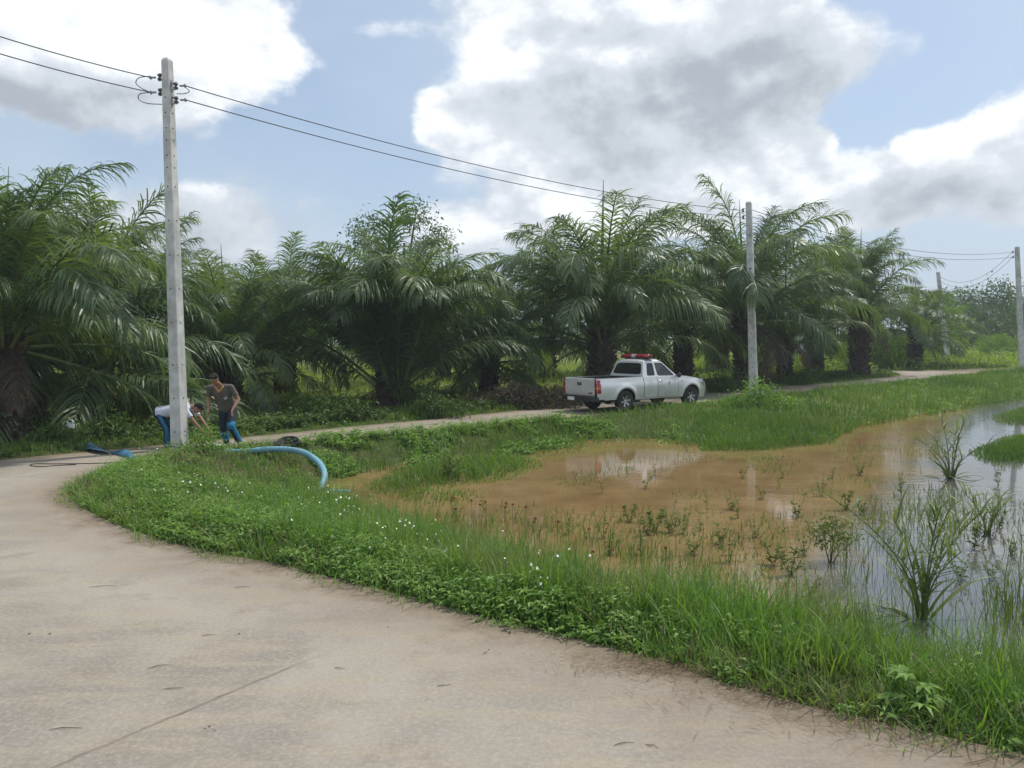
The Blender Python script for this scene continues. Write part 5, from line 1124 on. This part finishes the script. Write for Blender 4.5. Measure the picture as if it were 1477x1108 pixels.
for k in range(5): mb.ell((g[0] + r.uniform(-.06, .06), g[1] - .25 + r.uniform(-.04, .04), .07 + r.uniform(-.02, .05)), (r.uniform(.05, .1), r.uniform(.05, .08), r.uniform(.05, .09)))
tag(solid(mb, 'plastic_bag', .012, M_bag, None, 1), 'crumpled white bag on the ground at the feet of the standing man', 'bag')
g = GX(101, 18.9); mb = MB(); mb.ell((g[0], g[1], .50), (.10, .08, .11)); mb.ell((g[0] + .04, g[1] - .02, .42), (.07, .07, .08)); mb.ell((g[0] - .03, g[1], .40), (.08, .06, .05)); tag(solid(mb, 'plastic_bag', .014, M_bag, None, 1), 'small white bag caught on the roadside shrub at left', 'bag')
M_twig = plain('twig_wood', (.16, .11, .075), .9, var=.3)
for k, (px, py, l, a) in enumerate([(95, 1053, .20, .1), (148, 847, .26, .15), (230, 963, .16, .5), (350, 848, .16, .1), (490, 965, .08, 0), (300, 918, .10, .2), (900, 1075, .13, .25), (640, 990, .1, .3), (940, 1078, .08, -.5), (520, 860, .2, .2), (700, 943, .06, 1), (250, 995, .14, .1), (820, 925, .12, -.7), (1420, 1098, .3, .3)]):
    g = G(px, py); mb = MB(); r = random.Random(k); mb.tube([(-l / 2, 0, .004), (-l / 6, r.uniform(-.01, .01), .009), (l / 6, r.uniform(-.015, .015), .007), (l / 2, r.uniform(-.01, .01), .004)], [.0012, .003, .0022, .001], 6)
    o = mb.build('twig', M_twig); o.location = (g[0], g[1], .004); o.rotation_euler = (0, 0, a); tag(o, 'thin dry twig lying on the concrete road', 'twig', 'dry twigs on the road')
for k, (px, py) in enumerate([(42, 915), (66, 928), (72, 915), (296, 1052), (310, 1055), (302, 1049), (345, 915), (705, 938), (560, 905)]):
    g = G(px, py); r = random.Random(k); mb = MB(); s = r.uniform(.008, .015); mb.ell((0, 0, 0), (s, s * .7, s * .5), nu=7, nv=5); o = mb.build('pebble', M_twig); o.location = (g[0], g[1], s * .3); o.rotation_euler = (0, 0, r.uniform(0, 6)); tag(o, 'small loose bit of stone or bark on the concrete road', 'pebble', 'loose bits on the road')

# ------------------------------------------------------------------ far things
M_gold = plain('gilded_stucco', (.55, .42, .16), .5, .3); M_wall = plain('grey_wall', (.42, .42, .42), .9); M_roof = plain('sheet_roof', (.30, .31, .33), .6)
g = GX(1453, 300); zt = P(1453, 402, 300)[2]; mb = MB(); mb.lathe([(5, 0), (5, 3), (4.2, 3.2), (4.0, 6), (3.2, 6.3), (3.3, 8.5), (2.2, 10.5), (1.3, 11), (1.3, 12), (1.0, 12.3)] + [(1.0 * (1 - k / 9) + .12 + (.1 if k % 2 else 0), 12.3 + (zt - 14.8) * k / 9) for k in range(10)] + [(.06, zt - 1.0), (.02, zt)], 20); o = mb.build('temple_spire', M_gold); o.location = (g[0], g[1], 0); tag(o, 'thin golden temple spire rising far behind the wood at right', 'temple spire')
g = GX(1196, 86); hs_ = empty('house', (g[0], g[1], gz(g[0], g[1])), R(10)); tag(hs_, 'low grey house far behind the palms, glimpsed left of the thick bare trunk', 'house')
mb = MB(); mb.box((0, 0, 1.3), (7, 4, 2.6)); mb.build('wall', M_wall, hs_); mb = MB(); mb.add([(-3.9, -2.5, 2.5), (3.9, -2.5, 2.5), (3.9, 0, 3.5), (-3.9, 0, 3.5), (3.9, 2.5, 2.5), (-3.9, 2.5, 2.5)], [(0, 1, 2, 3), (3, 2, 4, 5), (0, 3, 5), (1, 4, 2)], 0, False); mb.build('roof', M_roof, hs_)
mb = MB(); mb.box((1.2, -2.03, 1.0), (.9, .06, 2.0)); mb.build('door', M_wood, hs_); mb = MB(); mb.box((-1.5, -2.03, 1.5), (1.2, .06, 1.0)); mb.build('window', M_glass, hs_)

# ------------------------------------------------------------------ humid air
def m_haze(t):
    v = t.n('ShaderNodeVolumePrincipled', {'Color': (.86, .92, 1, 1), 'Density': .0009, 'Anisotropy': .2})
    t.nt.links.new(v.outputs[0], t.n('ShaderNodeOutputMaterial').inputs['Volume'])
mb = MB(); mb.box((0, 100, 12.0), (420, 640, 27.0)); hz = mb.build('haze', material('haze_air', m_haze)); tag(hz, kind='stuff')
